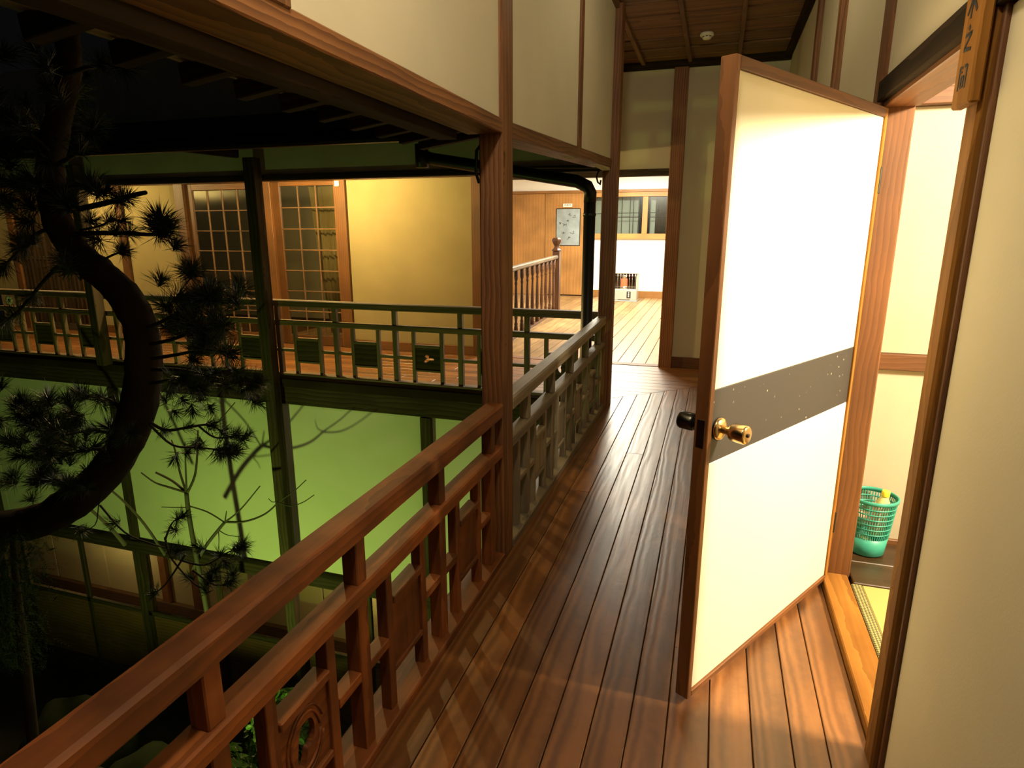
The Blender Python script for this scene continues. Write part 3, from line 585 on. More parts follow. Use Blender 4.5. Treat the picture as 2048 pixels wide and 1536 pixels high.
tag(tube('iron_hook', [(-0.892, 2.40, 1.72), (-0.905, 2.39, 1.70), (-0.905, 2.38, 1.62), (-0.889, 2.37, 1.58)], 0.006, M_IRON, None, 6), 'small iron hook on the left face of the near pillar', 'hook')

# veranda back wall (y = 6.7)
wv_ = empty('wall_veranda', (-5, 6.7, 0)); structure(wv_, 'back wall of the far veranda with yellow plaster and brown posts')
def vpost(a, b, label=None): 
    o = bx('post', (a, b), (6.655, 6.78), (-0.02, 2.12), W_VDOOR, wv_); 
    return o
bx('plaster_panel', (-4.165, -2.594), (6.70, 6.78), (0.0, 2.12), P_YELL, wv_); bx('plaster_panel', (-7.57, -6.66), (6.70, 6.78), (0, 2.12), P_YELL, wv_)
bx('plaster_panel', (-8.36, -7.68), (6.70, 6.78), (0, 2.12), P_YELL, wv_); bx('plaster_panel', (-10.2, -9.72), (6.70, 6.78), (0, 2.12), P_YELL, wv_)
for a, b in ((-2.594, -2.484), (-4.300, -4.163), (-5.52, -5.20), (-6.66, -6.52), (-7.68, -7.57), (-8.46, -8.36), (-9.72, -9.62)): vpost(a, b)
bx('baseboard', (-4.163, -2.594), (6.67, 6.70), (0, 0.105), W_VDOOR, wv_)
bx('baseboard', (-7.57, -6.66), (6.67, 6.70), (0, 0.105), W_VDOOR, wv_); bx('baseboard', (-8.36, -7.68), (6.67, 6.70), (0, 0.105), W_VDOOR, wv_)
bx('lintel', (-10.2, -2.484), (6.64, 6.70), (1.975, 2.03), W_VDOOR, wv_); bx('plaster_panel', (-10.2, -2.484), (6.71, 6.79), (2.03, 2.16), P_YELL, wv_)
structure(bx('ceiling_veranda', (-10.2, -1.30), (5.15, 6.75), (2.16, 2.20), W_CEIL), 'brown board ceiling over the far veranda')
sw = bx('wall_switch', (-4.285, -4.225), (6.635, 6.655), (1.905, 1.965), M_WHITEP, None, 0.004); tag(sw, 'small white switch box at the top of the brown veranda post', 'switch')
def lattice_door(name, label, x0, x1, cols, rows, zt, zb, pane, drop):
    d = empty(name, ((x0 + x1) / 2, 6.72, 0)); structure(d, label)
    bx('stile', (x0, x0 + 0.10), (6.70, 6.735), (0.0, 1.975), W_VDOOR, d); bx('stile', (x1 - 0.045, x1), (6.70, 6.735), (0.0, 1.975), W_VDOOR, d)
    bx('rail', (x0 + 0.10, x1 - 0.045), (6.70, 6.735), (zt, 1.975), W_VDOOR, d); bx('rail', (x0 + 0.10, x1 - 0.045), (6.70, 6.735), (0.0, 0.12), W_VDOOR, d)
    xa, xb = x0 + 0.10, x1 - 0.045; zs = [zt - i * (zt - zb) / rows for i in range(rows + 1)]; xs = [xa + i * (xb - xa) / cols for i in range(cols + 1)]
    for z in zs[1:]: bar('muntin', (xa, 6.715, z), (xb, 6.715, z), 0.018, 0.014, W_GFL, d)
    bar('muntin', (xa, 6.715, zb + 0.06), (xb, 6.715, zb + 0.06), 0.018, 0.012, W_GFL, d)
    for x_ in xs[1:-1]: bar('muntin', (x_, 6.713, zt), (x_, 6.713, 0.12), 0.016, 0.016, W_GFL, d)
    for i in range(cols):
        for j in range(rows): bx('pane', (xs[i] + 0.006, xs[i + 1] - 0.006), (6.719, 6.722), (zs[j + 1] + 0.006, zs[j] - 0.006), pane, d, 0)
        bx('pane', (xs[i] + 0.006, xs[i + 1] - 0.006), (6.719, 6.722), (0.12, zs[-1]), pane, d, 0)
    return d
lattice_door('door_2', 'glazed lattice sliding door with a pale curtain showing behind it', -5.20, -4.30, 3, 6, 1.925, 0.42, G_PANE, 0)
lattice_door('door_3', 'dark glazed lattice sliding door left of the tall veranda post', -6.52, -5.46, 4, 6, 1.90, 0.40, G_PANE, 0)
# curtain behind door_2
bm = bmesh.new(); n = 46; prev = None
for k in range(n + 1):
    t = k / n; row = []
    for z, spread in ((1.93, 1.0), (1.2, 0.82), (0.15, 0.55)):
        row.append(bm.verts.new((-4.335 - 0.44 * t * spread, 6.83 + 0.022 * math.sin(t * 30 + z) + 0.01 * math.sin(t * 71), z)))
    if prev:
        for i in range(2): bm.faces.new((prev[i], row[i], row[i + 1], prev[i + 1]))
    prev = row
bmesh.ops.solidify(bm, geom=bm.faces[:], thickness=0.003)
put('curtain_rail', lathe_mesh([(0.008, 0), (0.008, 1.0)], 8, M_IRON), M_IRON, wv_, Matrix.Translation((-5.25, 6.83, 1.945)) @ Matrix.Rotation(PI / 2, 4, 'Y'))
tag(put('curtain', mesh_from(bm, 'curtain', True), M_CURT), 'pale curtain gathered to the right behind the glazed lattice door', 'curtain')
structure(bx('wall_veranda_room', (-10.2, -4.31), (9.0, 9.1), (-0.1, 2.6), P_OLIVE), 'back wall of the dark room behind the lattice doors')
structure(bx('floor_veranda_room', (-10.2, -4.31), (6.78, 9.0), (-0.1, -0.02), W_DARK), 'floor of the dark room behind the lattice doors')
structure(bx('ceiling_veranda_room', (-10.2, -4.31), (6.78, 9.1), (2.2, 2.26), W_CEIL), 'ceiling of the dark room behind the lattice doors')
structure(bx('wall_veranda_room_side', (-4.31, -4.25), (6.79, 9.1), (-0.1, 2.6), P_WHITE), 'partition between the lobby and the dark room')
cb_ = bx('storage_cabinet', (-5.10, -4.70), (8.2, 8.8), (-0.02, 1.35), W_PANEL, None); tag(cb_, 'brown cabinet dimly seen behind the glazed lattice door', 'cabinet')
# slatted window lattice at the far left
lt = empty('window_1', (-9.0, 6.68, 0)); structure(lt, 'dark vertical slatted window lattice at the far left of the veranda')
bx('back_panel', (-9.62, -8.46), (6.76, 6.78), (0.0, 1.975), W_GFL, lt)
for k in range(15): bx('slat', (-9.60 + k * 0.078, -9.565 + k * 0.078), (6.675, 6.71), (0.10, 1.97), W_DARK, lt)
bx('rail', (-9.62, -8.46), (6.68, 6.72), (0.0, 0.10), W_OLD, lt); bx('rail', (-9.62, -8.46), (6.68, 6.72), (1.0, 1.05), W_OLD, lt)

# ------------------------------------------------------------------ end wall of the corridor
we = empty('wall_end', (0, 6.7, 0)); structure(we, 'olive plaster end wall of the corridor beside the lobby opening')
bx('plaster_panel', (-0.37, 0.53), (6.70, 6.78), (-0.02, 2.98), P_OLIVE, we); bx('plaster_panel', (-1.30, -0.50), (6.70, 6.78), (2.0, 2.98), P_OLIVE, we)
bx('post', (-0.50, -0.37), (6.64, 6.78), (-0.02, 2.97), W_PILLAR, we, 0.005)
bx('lintel', (-2.484, -0.50), (6.66, 6.78), (1.935, 2.0), W_OLD, we)
bx('plaster_panel', (-2.6, -1.30), (6.70, 6.78), (2.0, 2.98), P_OLIVE, we)
structure(bx('wall_stair_side', (-1.36, -1.30), (5.16, 6.70), (2.16, 3.0), P_OLIVE), 'short upper wall closing off the corridor ceiling')
structure(bx('baseboard_end', (-0.37, 0.51), (6.672, 6.70), (0, 0.115), W_FRAME), 'brown baseboard under the olive end wall')
sm = empty('smoke_detector', (-0.20, 5.85, 2.965)); tag(sm, 'round white smoke detector on the dark board ceiling', 'smoke detector')
put('base', lathe_mesh([(0.052, 0), (0.055, -0.006), (0.055, -0.02), (0.048, -0.026)], 28, M_WHITEP), M_WHITEP, sm, WM[sm]); put('sensor_head', lathe_mesh([(0.036, -0.024), (0.036, -0.036), (0.030, -0.046), (0.012, -0.048)], 24, M_WHITEP), M_WHITEP, sm, WM[sm])
for k in range(8):
    a = 2 * PI * k / 8; bar('vent', (-0.20 + 0.0365 * math.cos(a - 0.2), 5.85 + 0.0365 * math.sin(a - 0.2), 2.935), (-0.20 + 0.0365 * math.cos(a + 0.2), 5.85 + 0.0365 * math.sin(a + 0.2), 2.935), 0.004, 0.007, M_BLACKP, sm)

# ------------------------------------------------------------------ lobby
YB = 13.80
lb = empty('wall_lobby', (-2, YB, 0)); structure(lb, 'bright white lobby back wall with wood panelling on the left')
bx('plaster_panel', (-2.62, 0.9), (YB, YB + 0.1), (-0.02, 1.235), P_WHITE, lb); bx('plaster_panel', (-5.6, 0.9), (YB, YB + 0.1), (2.245, 2.85), P_WHITE, lb)
bx('wood_panel', (-5.6, -4.62), (YB, YB + 0.1), (0, 2.19), W_PANEL, lb, 0.005); bx('wood_panel', (-4.615, -3.64), (YB, YB + 0.1), (0, 2.19), W_PANEL, lb, 0.005)
bx('rail', (-5.6, 0.9), (YB - 0.04, YB + 0.1), (2.19, 2.245), W_LOBJ, lb); bx('post', (-2.70, -2.60), (YB - 0.03, YB + 0.1), (0, 2.19), W_LOBJ, lb)
bx('baseboard', (-2.60, 0.9), (YB - 0.025, YB), (0, 0.145), W_LOBJ, lb)
d4 = empty('door_4', (-3.2, YB, 0)); structure(d4, 'plain wood panel door with a frosted glass pane in the lobby')
bx('panel', (-3.632, -2.705), (YB - 0.012, YB + 0.09), (0.02, 2.19), W_PANEL, d4, 0.004)
bx('pane_frame', (-3.385, -2.845), (YB - 0.024, YB - 0.010), (1.085, 1.875), M_IRON, d4, 0.004); bx('pane', (-3.370, -2.860), (YB - 0.028, YB - 0.022), (1.100, 1.860), M_FROST, d4, 0.001)
bm = bmesh.new()
for (px, pz, s) in ((-3.07, 1.74, .05), (-2.97, 1.71, .055), (-3.28, 1.57, .05), (-3.18, 1.53, .06), (-3.12, 1.62, .035), (-3.22, 1.36, .05), (-3.02, 1.36, .06), (-3.10, 1.25, .05)):
    for k in range(4):
        a = random.uniform(-0.6, 0.6) + (0 if k % 2 else 1.3); c = Vector((px + random.uniform(-s, s) * 0.5, YB - 0.0285, pz + random.uniform(-s, s) * 0.4)); dd = Vector((math.cos(a), 0, math.sin(a))) * s * 0.5
        add_tube(bm, [c - dd, c + dd], 0.004, 4)
tag(put('etched_pattern', mesh_from(bm), M_GUN, d4), kind='stuff')
lp = empty('door_label', (-3.135, YB - 0.02, 1.94)); tag(lp, 'small white name label above the frosted pane of the lobby door', 'sign')
bx('card', (-3.235, -3.035), (YB - 0.018, YB - 0.012), (1.905, 1.975), M_PAPER, lp, 0.001)
glyphs('lettering', '洗面所', 0.055, Matrix.Translation((-3.135, YB - 0.0185, 1.940)) @ Matrix.Rotation(PI / 2, 4, 'X'), M_INK, lp)
# lobby window
w2 = empty('window_2', (-1.3, YB, 1.2)); structure(w2, 'wide wooden sliding window in the lobby wall above the heater')
bx('sill', (-2.60, 0.9), (YB - 0.05, YB + 0.1), (1.235, 1.345), W_LOBJ, w2); bx('head', (-2.60, 0.9), (YB - 0.02, YB + 0.1), (2.10, 2.19), W_LOBJ, w2)
bx('stile', (-2.20, -2.12), (YB, YB + 0.05), (1.345, 2.10), W_LOBJ, w2); bx('stile', (-1.535, -1.425), (YB - 0.01, YB + 0.05), (1.345, 2.10), W_LOBJ, w2); bx('stile', (-0.70, -0.60), (YB, YB + 0.05), (1.345, 2.10), W_LOBJ, w2)
for a, b in ((-2.60, -2.20), (-2.12, -1.535), (-1.425, -0.70), (-0.60, 0.9)): bx('pane', (a, b), (YB + 0.02, YB + 0.026), (1.345, 2.10), G_LOBBY, w2, 0)
for x_ in (-2.07, -1.97, -1.80, -1.73, -1.62): bar('muntin', (x_, YB + 0.05, 1.345), (x_, YB + 0.05, 2.10), 0.012, 0.012, W_OLD, w2)
for z_ in (1.68, 1.77): bar('muntin', (-2.12, YB + 0.055, z_), (-0.70, YB + 0.055, z_), 0.012, 0.012, W_OLD, w2)
bx('curtain_rail', (-2.6, 0.9), (YB + 0.12, YB + 0.17), (2.145, 2.165), W_LOBJ, w2)
structure(bx('wall_behind_window', (-2.6, 0.9), (YB + 0.20, YB + 0.25), (1.0, 2.3), P_WHITE), 'pale surface behind the lobby window')
for k, x_ in enumerate((-1.62, -1.28, -0.98, -0.68)):
    bm = bmesh.new(); rows = []
    for z in (1.02, 2.15): rows.append([bm.verts.new((x_ + 0.012 * i, YB + 0.14 + 0.02 * math.sin(i * 1.3), z)) for i in range(20)])
    for i in range(19): bm.faces.new((rows[0][i], rows[0][i + 1], rows[1][i + 1], rows[1][i]))
    bmesh.ops.solidify(bm, geom=bm.faces[:], thickness=0.004)
    tag(put('window_curtain', mesh_from(bm, 'wc', True), (W_OLD if k == 0 else M_TAN)), ('dark curtain strip behind the left lobby window pane', 'first tan curtain strip behind the right lobby window pane', 'second tan curtain strip behind the right lobby window pane', 'last tan curtain strip behind the right lobby window pane')[k], 'curtain')
structure(bx('wall_lobby_right', (0.9, 1.0), (6.78, 13.9), (-0.02, 2.85), P_WHITE), 'white right wall of the lobby'); structure(bx('wall_lobby_left', (-5.7, -5.6), (9.1, 13.9), (-0.02, 2.85), P_WHITE), 'white left wall of the lobby')
structure(bx('wall_lobby_front', (-2.5, 0.9), (6.785, 6.83), (2.0, 2.85), P_WHITE), 'white lobby side above the opening'); structure(bx('wall_lobby_front_right', (-0.37, 0.9), (6.785, 6.83), (-0.02, 2.0), P_WHITE), 'white lobby side of the end wall')
structure(bx('wall_lobby_front_left', (-5.6, -4.25), (9.1, 9.16), (-0.02, 2.85), P_WHITE), 'white lobby partition on the left')
structure(bx('ceiling_lobby', (-5.7, 1.0), (6.78, 13.9), (2.80, 2.86), P_WHITE), 'white ceiling of the lobby')
# stair balustrade
bs = empty('stair_balustrade', (-2.55, 9.5, 0)); tag(bs, 'turned wooden stair balustrade with a tall newel post in the lobby', 'balustrade')
nA, nB = Vector((-2.68, 11.0, 0)), Vector((-2.48, 7.25, 0))
NP = Matrix.Translation(nA)
nw = bx('newel_post', (nA.x - 0.062, nA.x + 0.062), (nA.y - 0.062, nA.y + 0.062), (0, 1.06), W_STAIR, bs, 0.006)
put('newel_cap', lathe_mesh([(0.085, 1.06), (0.088, 1.075), (0.06, 1.10), (0.045, 1.13), (0.045, 1.145), (0.075, 1.20), (0.085, 1.225), (0.085, 1.26), (0.06, 1.285), (0.03, 1.29)], 8, W_STAIR, False), W_STAIR, nw, NP @ Matrix.Rotation(PI / 8, 4, 'Z'))
bar('handrail', (nA.x, nA.y, 0.955), (nB.x, nB.y, 0.915), 0.085, 0.065, W_VER, bs, bev=0.015)
bar('curb', (nA.x, nA.y, 0.015), (nB.x, nB.y, 0.015), 0.075, 0.03, W_STAIR, bs)
bal = [(0.030, 0.0), (0.030, 0.10), (0.022, 0.12), (0.028, 0.14), (0.018, 0.17), (0.030, 0.28), (0.026, 0.42), (0.018, 0.60), (0.015, 0.66), (0.024, 0.685), (0.016, 0.71), (0.030, 0.76), (0.032, 0.90)]
bal_me = lathe_mesh(bal, 12, W_STAIR)
for k in range(11):
    t = (k + 0.75) / 11.3; p = nA.lerp(nB, t); put('baluster', bal_me, W_STAIR, bs, Matrix.Translation((p.x, p.y, 0.03)))
# kerosene heater
hc = at(1254, 601, 2, 0.0); HYY = min(hc.y, 13.25)
kh = empty('kerosene_heater', (-1.755, 13.12, 0)); tag(kh, 'cream kerosene heater glowing orange against the white lobby wall', 'heater')
hx, hy, hw = -1.755, 13.12, 0.275
bx('tray', (hx - hw - 0.01, hx + hw + 0.01), (hy - 0.19, hy + 0.17), (0, 0.022), M_ENAMEL, kh, 0.006)
bx('base_body', (hx - hw, hx + hw), (hy - 0.17, hy + 0.15), (0.022, 0.245), M_ENAMEL, kh, 0.012)
bx('back_body', (hx - hw, hx + hw), (hy + 0.06, hy + 0.15), (0.245, 0.56), M_ENAMEL, kh, 0.008)
for s in (-1, 1): bx('side_panel', (hx + s * (hw - 0.012) - 0.012, hx + s * (hw - 0.012) + 0.012), (hy - 0.15, hy + 0.06), (0.245, 0.56), M_ENAMEL, kh, 0.004)
bx('top_plate', (hx - hw - 0.006, hx + hw + 0.006), (hy - 0.17, hy + 0.155), (0.56, 0.580), M_ENAMEL, kh, 0.005)
bm = bmesh.new(); rows = []
for z in (0.247, 0.556): rows.append([bm.verts.new((hx + (hw - 0.03) * math.sin(a), hy - 0.10 + 0.155 * math.cos(a), z)) for a in [-1.45 + 2.9 * i / 18 for i in range(19)]])
for i in range(18): bm.faces.new((rows[0][i], rows[0][i + 1], rows[1][i + 1], rows[1][i]))
bmesh.ops.solidify(bm, geom=bm.faces[:], thickness=0.002)
put('reflector', mesh_from(bm, 'rf', True), M_CHROME, kh)
MB_ = Matrix.Translation((hx, hy - 0.05, 0))
put('burner_base', lathe_mesh([(0.075, 0.245), (0.080, 0.262), (0.070, 0.285)], 20, M_CHROME), M_CHROME, kh, MB_)
put('burner', lathe_mesh([(0.060, 0.285), (0.066, 0.30), (0.066, 0.44), (0.060, 0.455)], 20, M_FLAME), M_FLAME, kh, MB_)
put('burner_top', lathe_mesh([(0.058, 0.455), (0.050, 0.50), (0.048, 0.54), (0.02, 0.545)], 20, M_CHROME), M_CHROME, kh, MB_)
for k in range(9):
    x_ = hx - hw + 0.04 + k * (2 * hw - 0.08) / 8; tube('guard_bar', [(x_, hy - 0.165, 0.245), (x_, hy - 0.165, 0.56)], 0.0035, M_CHROME, kh, 6)
for z_ in (0.30, 0.52): tube('guard_bar', [(hx - hw + 0.01, hy - 0.168, z_), (hx + hw - 0.01, hy - 0.168, z_)], 0.0035, M_CHROME, kh, 6)
cp = bx('control_panel', (hx + 0.075, hx + 0.155), (hy - 0.178, hy - 0.168), (0.075, 0.205), M_BLACKP, kh, 0.003)
for zz in (0.105, 0.14, 0.175): put('control_knob', lathe_mesh([(0.016, 0), (0.015, 0.010), (0.010, 0.012)], 14, M_WHITEP), M_WHITEP, cp, Matrix.Translation((hx + 0.115, hy - 0.178, zz)) @ Matrix.Rotation(PI / 2, 4, 'X'))
bx('kick_slot', (hx - 0.10, hx + 0.14), (hy - 0.172, hy - 0.168), (0.032, 0.042), M_BLACKP, kh, 0)

# ------------------------------------------------------------------ ground floor of the far wing and the courtyard
wg = empty('wall_garden', (-5, 5.2, -1.2)); structure(wg, 'pale plaster lower wall across the courtyard washed in green light')
def gpanel(a, b): bx('plaster_panel', (a, b), (5.13, 5.22), (-2.15, -0.28), P_GARDEN, wg)
gx = [-10.2, -8.40, -6.305, -4.06, -2.47, -0.79]
for a, b in zip(gx[:-1], gx[1:]): gpanel(a, b)
for x_, wdt in ((-6.305, 0.10), (-2.47, 0.105), (-0.84, 0.10)): bx('post', (x_ - wdt / 2, x_ + wdt / 2), (5.075, 5.22), (-4.2, -0.285), W_OLD, wg, 0.005)
bx('rail', (-10.2, -0.79), (5.045, 5.23), (-2.275, -2.135), W_OLD, wg, 0.006)
gd = empty('window_3', (-6, 5.12, -4)); structure(gd, 'glazed ground floor sliding screens across the courtyard')
for x_ in (-8.25, -7.22, -6.23, -5.15, -4.17, -3.20, -2.20, -1.2): bx('stile', (x_ - 0.028, x_ + 0.028), (5.09, 5.13), (-4.0, -2.275), W_OLD, gd)
bx('rail', (-10.2, -0.9), (5.09, 5.13), (-3.14, -3.08), W_OLD, gd); bx('rail', (-10.2, -0.9), (5.06, 5.15), (-4.08, -3.98), W_OLD, gd)
xs_ = [-10.2, -8.25, -7.22, -6.23, -5.15, -4.17, -3.20, -2.20, -1.2]
for a, b in zip(xs_[:-1], xs_[1:]):
    bx('pane', (a + 0.03, b - 0.03), (5.108, 5.112), (-3.08, -2.275), G_CLEAR, gd, 0); bx('lower_panel', (a + 0.03, b - 0.03), (5.108, 5.118), (-3.98, -3.14), W_GFL, gd, 0)
wi = empty('wall_ground_hall', (-6, 6.1, -3)); structure(wi, 'dim inner wall of the ground floor hall with cream sliding panels')
for a, b in ((-10.2, -9.2), (-9.18, -8.18), (-8.16, -7.15), (-7.0, -6.6), (-6.45, -5.5), (-5.48, -4.5), (-4.48, -3.5), (-3.48, -0.9)): bx('cream_panel', (a, b), (6.10, 6.14), (-3.72, -2.2), P_HALL, wi)
for x_ in (-7.07, -6.52): bx('post', (x_ - 0.06, x_ + 0.06), (6.05, 6.16), (-4.0, -2.2), W_PILLAR, wi)
bx('rail', (-10.2, -0.9), (6.04, 6.12), (-3.88, -3.72), W_GFL, wi); bx('lower_board', (-10.2, -0.9), (6.10, 6.14), (-4.05, -3.88), W_GFL, wi)
structure(bx('floor_ground_hall', (-10.2, -0.9), (5.15, 6.2), (-4.12, -4.02), W_GFL), 'ground floor hall boards across the courtyard'); structure(bx('ceiling_ground_hall', (-10.2, -0.9), (5.23, 6.2), (-2.16, -2.12), W_CEIL), 'ceiling of the ground floor hall')
bx('foundation', (-10.2, -0.79), (5.05, 5.25), (-4.3, -4.08), M_ROCK, wg)
# courtyard ground, gently uneven
bm = bmesh.new(); bmesh.ops.create_grid(bm, x_segments=40, y_segments=40, size=1.0)
for v_ in bm.verts:
    v_.co.x = -5.6 + v_.co.x * 4.8; v_.co.y = 2.0 + v_.co.y * 3.4; v_.co.z = -4.22 + 0.05 * math.sin(v_.co.x * 3.1) * math.cos(v_.co.y * 2.3) + random.uniform(-0.02, 0.02)
structure(put('ground', mesh_from(bm, 'g', True), M_SOIL), 'dark mossy courtyard ground')
# lower wall of the corridor side so that light stays in the court
structure(bx('wall_corridor_lower', (-0.93, -0.80), (-1.6, 4.93), (-4.2, -0.35), P_GARDEN), 'plaster wall under the corridor'); tag(bx('floor_beam', (-0.93, -0.80), (-1.6, 5.05), (-0.35, -0.028), W_OLD), 'dark floor beam under the corridor railing', 'beam')
def rock(loc, s, label):
    bm = bmesh.new(); bmesh.ops.create_icosphere(bm, subdivisions=4, radius=1.0); ph = [random.uniform(0, 6) for _ in range(6)]
    for v_ in bm.verts:
        c = v_.co.copy(); f = 1 + 0.16 * math.sin(c.x * 2.3 + ph[0]) + 0.14 * math.sin(c.y * 3.1 + ph[1]) + 0.1 * math.sin(c.z * 3.7 + ph[2]) + 0.05 * math.sin(c.x * 7 + c.y * 6 + ph[3])
        v_.co = Vector((c.x * s[0], c.y * s[1], c.z * s[2])) * f
    tag(put('garden_rock', mesh_from(bm, 'rock', True), M_ROCK, None, Matrix.Translation(loc)), label, 'rock', 'rocks in the courtyard')
rock((-4.6, 3.5, -4.0), (0.6, 0.5, 0.75), 'rounded mossy boulder behind the bright green leaves'); rock((-6.3, 4.0, -4.0), (0.6, 0.45, 0.4), 'low dark rock under the pine'); rock((-2.3, 3.6, -4.1), (0.45, 0.4, 0.3), 'low dark rock below the green wall')

# ------------------------------------------------------------------ plants
def leaf_bush(name, label, c, R, count, size, mat, cat='shrub'):
    b_ = empty(name, (c[0], c[1], -4.2)); tag(b_, label, cat); bm = bmesh.new()
    for _ in range(count):
        d = Vector((random.gauss(0, 1), random.gauss(0, 1), random.gauss(0, 1))).normalized(); rr = random.uniform(0.75, 1.0)
        p = Vector((c[0] + d.x * R[0] * rr, c[1] + d.y * R[1] * rr, c[2] + d.z * R[2] * rr)); s = size * random.uniform(0.6, 1.2)
        n = (d + Vector((random.uniform(-.6, .6), random.uniform(-.6, .6), random.uniform(0, .9)))).normalized(); t = n.orthogonal().normalized(); t = Matrix.Rotation(random.uniform(0, 2 * PI), 3, n) @ t; q = n.cross(t)
        v = [bm.verts.new(p + e) for e in (Vector((0, 0, 0)), t * s * .35 + q * s * .30 + n * s * .06, t * s * .75 + q * s * .22, t * s, t * s * .75 - q * s * .22, t * s * .35 - q * s * .30 + n * s * .06, t * s * .5 - n * s * .05)]
        for f in ((0, 1, 6), (1, 2, 6), (2, 3, 6), (3, 4, 6), (4, 5, 6), (5, 0, 6)): bm.faces.new([v[i] for i in f])
    tag(put('foliage', mesh_from(bm, 'leaves'), mat, b_), kind='stuff')
    for k in range(5):
        a = k * 1.3; tube('stem', [(c[0] + 0.05 * math.cos(a), c[1] + 0.05 * math.sin(a), -4.2), (c[0] + R[0] * .3 * math.cos(a), c[1] + R[1] * .3 * math.sin(a), c[2] - R[2] * .3), (c[0] + R[0] * .6 * math.cos(a), c[1] + R[1] * .6 * math.sin(a), c[2] + R[2] * .4)], [0.016, 0.011, 0.005], M_TWIG, b_, 6)
    return b_
leaf_bush('garden_shrub', 'bright green leafy shrub below the near railing', (-3.62, 3.14, -2.90), (0.46, 0.36, 0.34), 900, 0.085, M_LEAF)
leaf_bush('garden_shrub', 'smaller leafy shrub seen between the near balusters', (-3.25, 3.80, -2.85), (0.36, 0.36, 0.36), 800, 0.08, M_LEAF)

# pine tree
pine = empty('pine_tree', (-4.75, 2.0, -4.2)); tag(pine, 'old pine with a curved trunk and dark needle tufts in the courtyard', 'tree')
YP = 3.4
NEAR = 0.65
def tp(u, v, y=YP): return at(u, v, 1, y * NEAR)
def smooth_path(P, n=6):
    out = []
    for i in range(len(P) - 1):
        p0, p1, p2, p3 = P[max(i - 1, 0)], P[i], P[i + 1], P[min(i + 2, len(P) - 1)]
        for k in range(n):
            t = k / n; out.append(0.5 * ((2 * p1) + (p2 - p0) * t + (2 * p0 - 5 * p1 + 4 * p2 - p3) * t * t + (3 * p1 - p0 - 3 * p2 + p3) * t ** 3))
    out.append(P[-1]); return out
trunk = [Vector((-4.75, 2.0, -4.25)), Vector((-4.6, 2.0, -2.5)), Vector((-4.25, 2.1, -1.15)), tp(-25, 1085), tp(85, 1040), tp(165, 990), tp(235, 915), tp(275, 820), tp(288, 730), tp(283, 660), tp(255, 600), tp(205, 548), tp(150, 500), tp(112, 430, 3.45), tp(100, 330, 3.5), tp(120, 220, 3.5), tp(140, 120, 3.5), tp(125, 20, 3.5), tp(120, -120, 3.5)]
sp = smooth_path(trunk, 5); nn = len(sp); tr_r = []
for i in range(nn):
    t = i / (nn - 1); tr_r.append((0.17 if t < 0.16 else 0.15 - 0.085 * (t - 0.16) / 0.84) * random.uniform(0.94, 1.06) * (0.98 if t > 0.16 else 1.0) * NEAR)
bm = bmesh.new(); add_tube(bm, sp, tr_r, 14)
for v_ in bm.verts: v_.co += Vector((random.uniform(-1, 1), random.uniform(-1, 1), random.uniform(-1, 1))) * 0.006
put('trunk', mesh_from(bm, 'trunk', True), M_BARK, pine)
def tuft_mesh(n, length, spread, seed):
    rnd = random.Random(seed); bm = bmesh.new()
    for _ in range(n):
        th_ = rnd.uniform(0, 2 * PI); ph = min(abs(rnd.gauss(0.85, 0.42)) * spread, 2.2); d = Vector((math.sin(ph) * math.cos(th_), math.sin(ph) * math.sin(th_), math.cos(ph)))
        L_ = length * rnd.uniform(0.7, 1.1); s = d.orthogonal().normalized(); q = d.cross(s); w_ = 0.0017; base = Vector((0, 0, rnd.uniform(-0.05, 0.02))); sag = Vector((0, 0, -0.10 * L_ * rnd.random()))
        a = [bm.verts.new(base + s * w_), bm.verts.new(base - s * w_ * .5 + q * w_), bm.verts.new(base - s * w_ * .5 - q * w_)]; m_ = base + d * L_ * .55
        b2 = [bm.verts.new(m_ + s * w_), bm.verts.new(m_ - s * w_ * .5 + q * w_), bm.verts.new(m_ - s * w_ * .5 - q * w_)]; tip = bm.verts.new(base + d * L_ + sag)
        for k in range(3): bm.faces.new((a[k], a[(k + 1) % 3], b2[(k + 1) % 3], b2[k])); bm.faces.new((b2[k], b2[(k + 1) % 3], tip))
    me = mesh_from(bm); me.materials.append(M_NEEDLE); return me
TUFTS = [tuft_mesh(120, 0.145, 1.0, s) for s in range(4)] + [tuft_mesh(70, 0.12, 0.8, 9), tuft_mesh(90, 0.13, 1.25, 11)]
def tuft(p, d, s, k=None):
    d = Vector(d).normalized(); R = d.to_track_quat('Z', 'Y').to_matrix().to_4x4() @ Matrix.Rotation(random.uniform(0, 6), 4, 'Z')
    o = put('needle_tuft', TUFTS[k if k is not None else random.randrange(6)], None, pine, Matrix.Translation(p) @ R @ Matrix.Diagonal((s * NEAR, s * NEAR, s * NEAR, 1))); o['kind'] = 'stuff'
def branch(pix, y0, y1, r0, r1, tufts=(), name='branch'):
    n = len(pix); P = [tp(u, v, y0 + (y1 - y0) * i / (n - 1)) for i, (u, v) in enumerate(pix)]; S = smooth_path(P, 4)
    tube(name, S, [(r0 + (r1 - r0) * i / (len(S) - 1)) * NEAR for i in range(len(S))], M_BARK if r0 > 0.02 else M_TWIG, pine, 7)
    for f, s in tufts:
        i = min(int(f * (len(S) - 1)), len(S) - 2); tuft(S[i], (S[i + 1] - S[i]).normalized() + Vector((random.uniform(-.3, .3), random.uniform(-.3, .3), random.uniform(0, .6))), s)
    return S
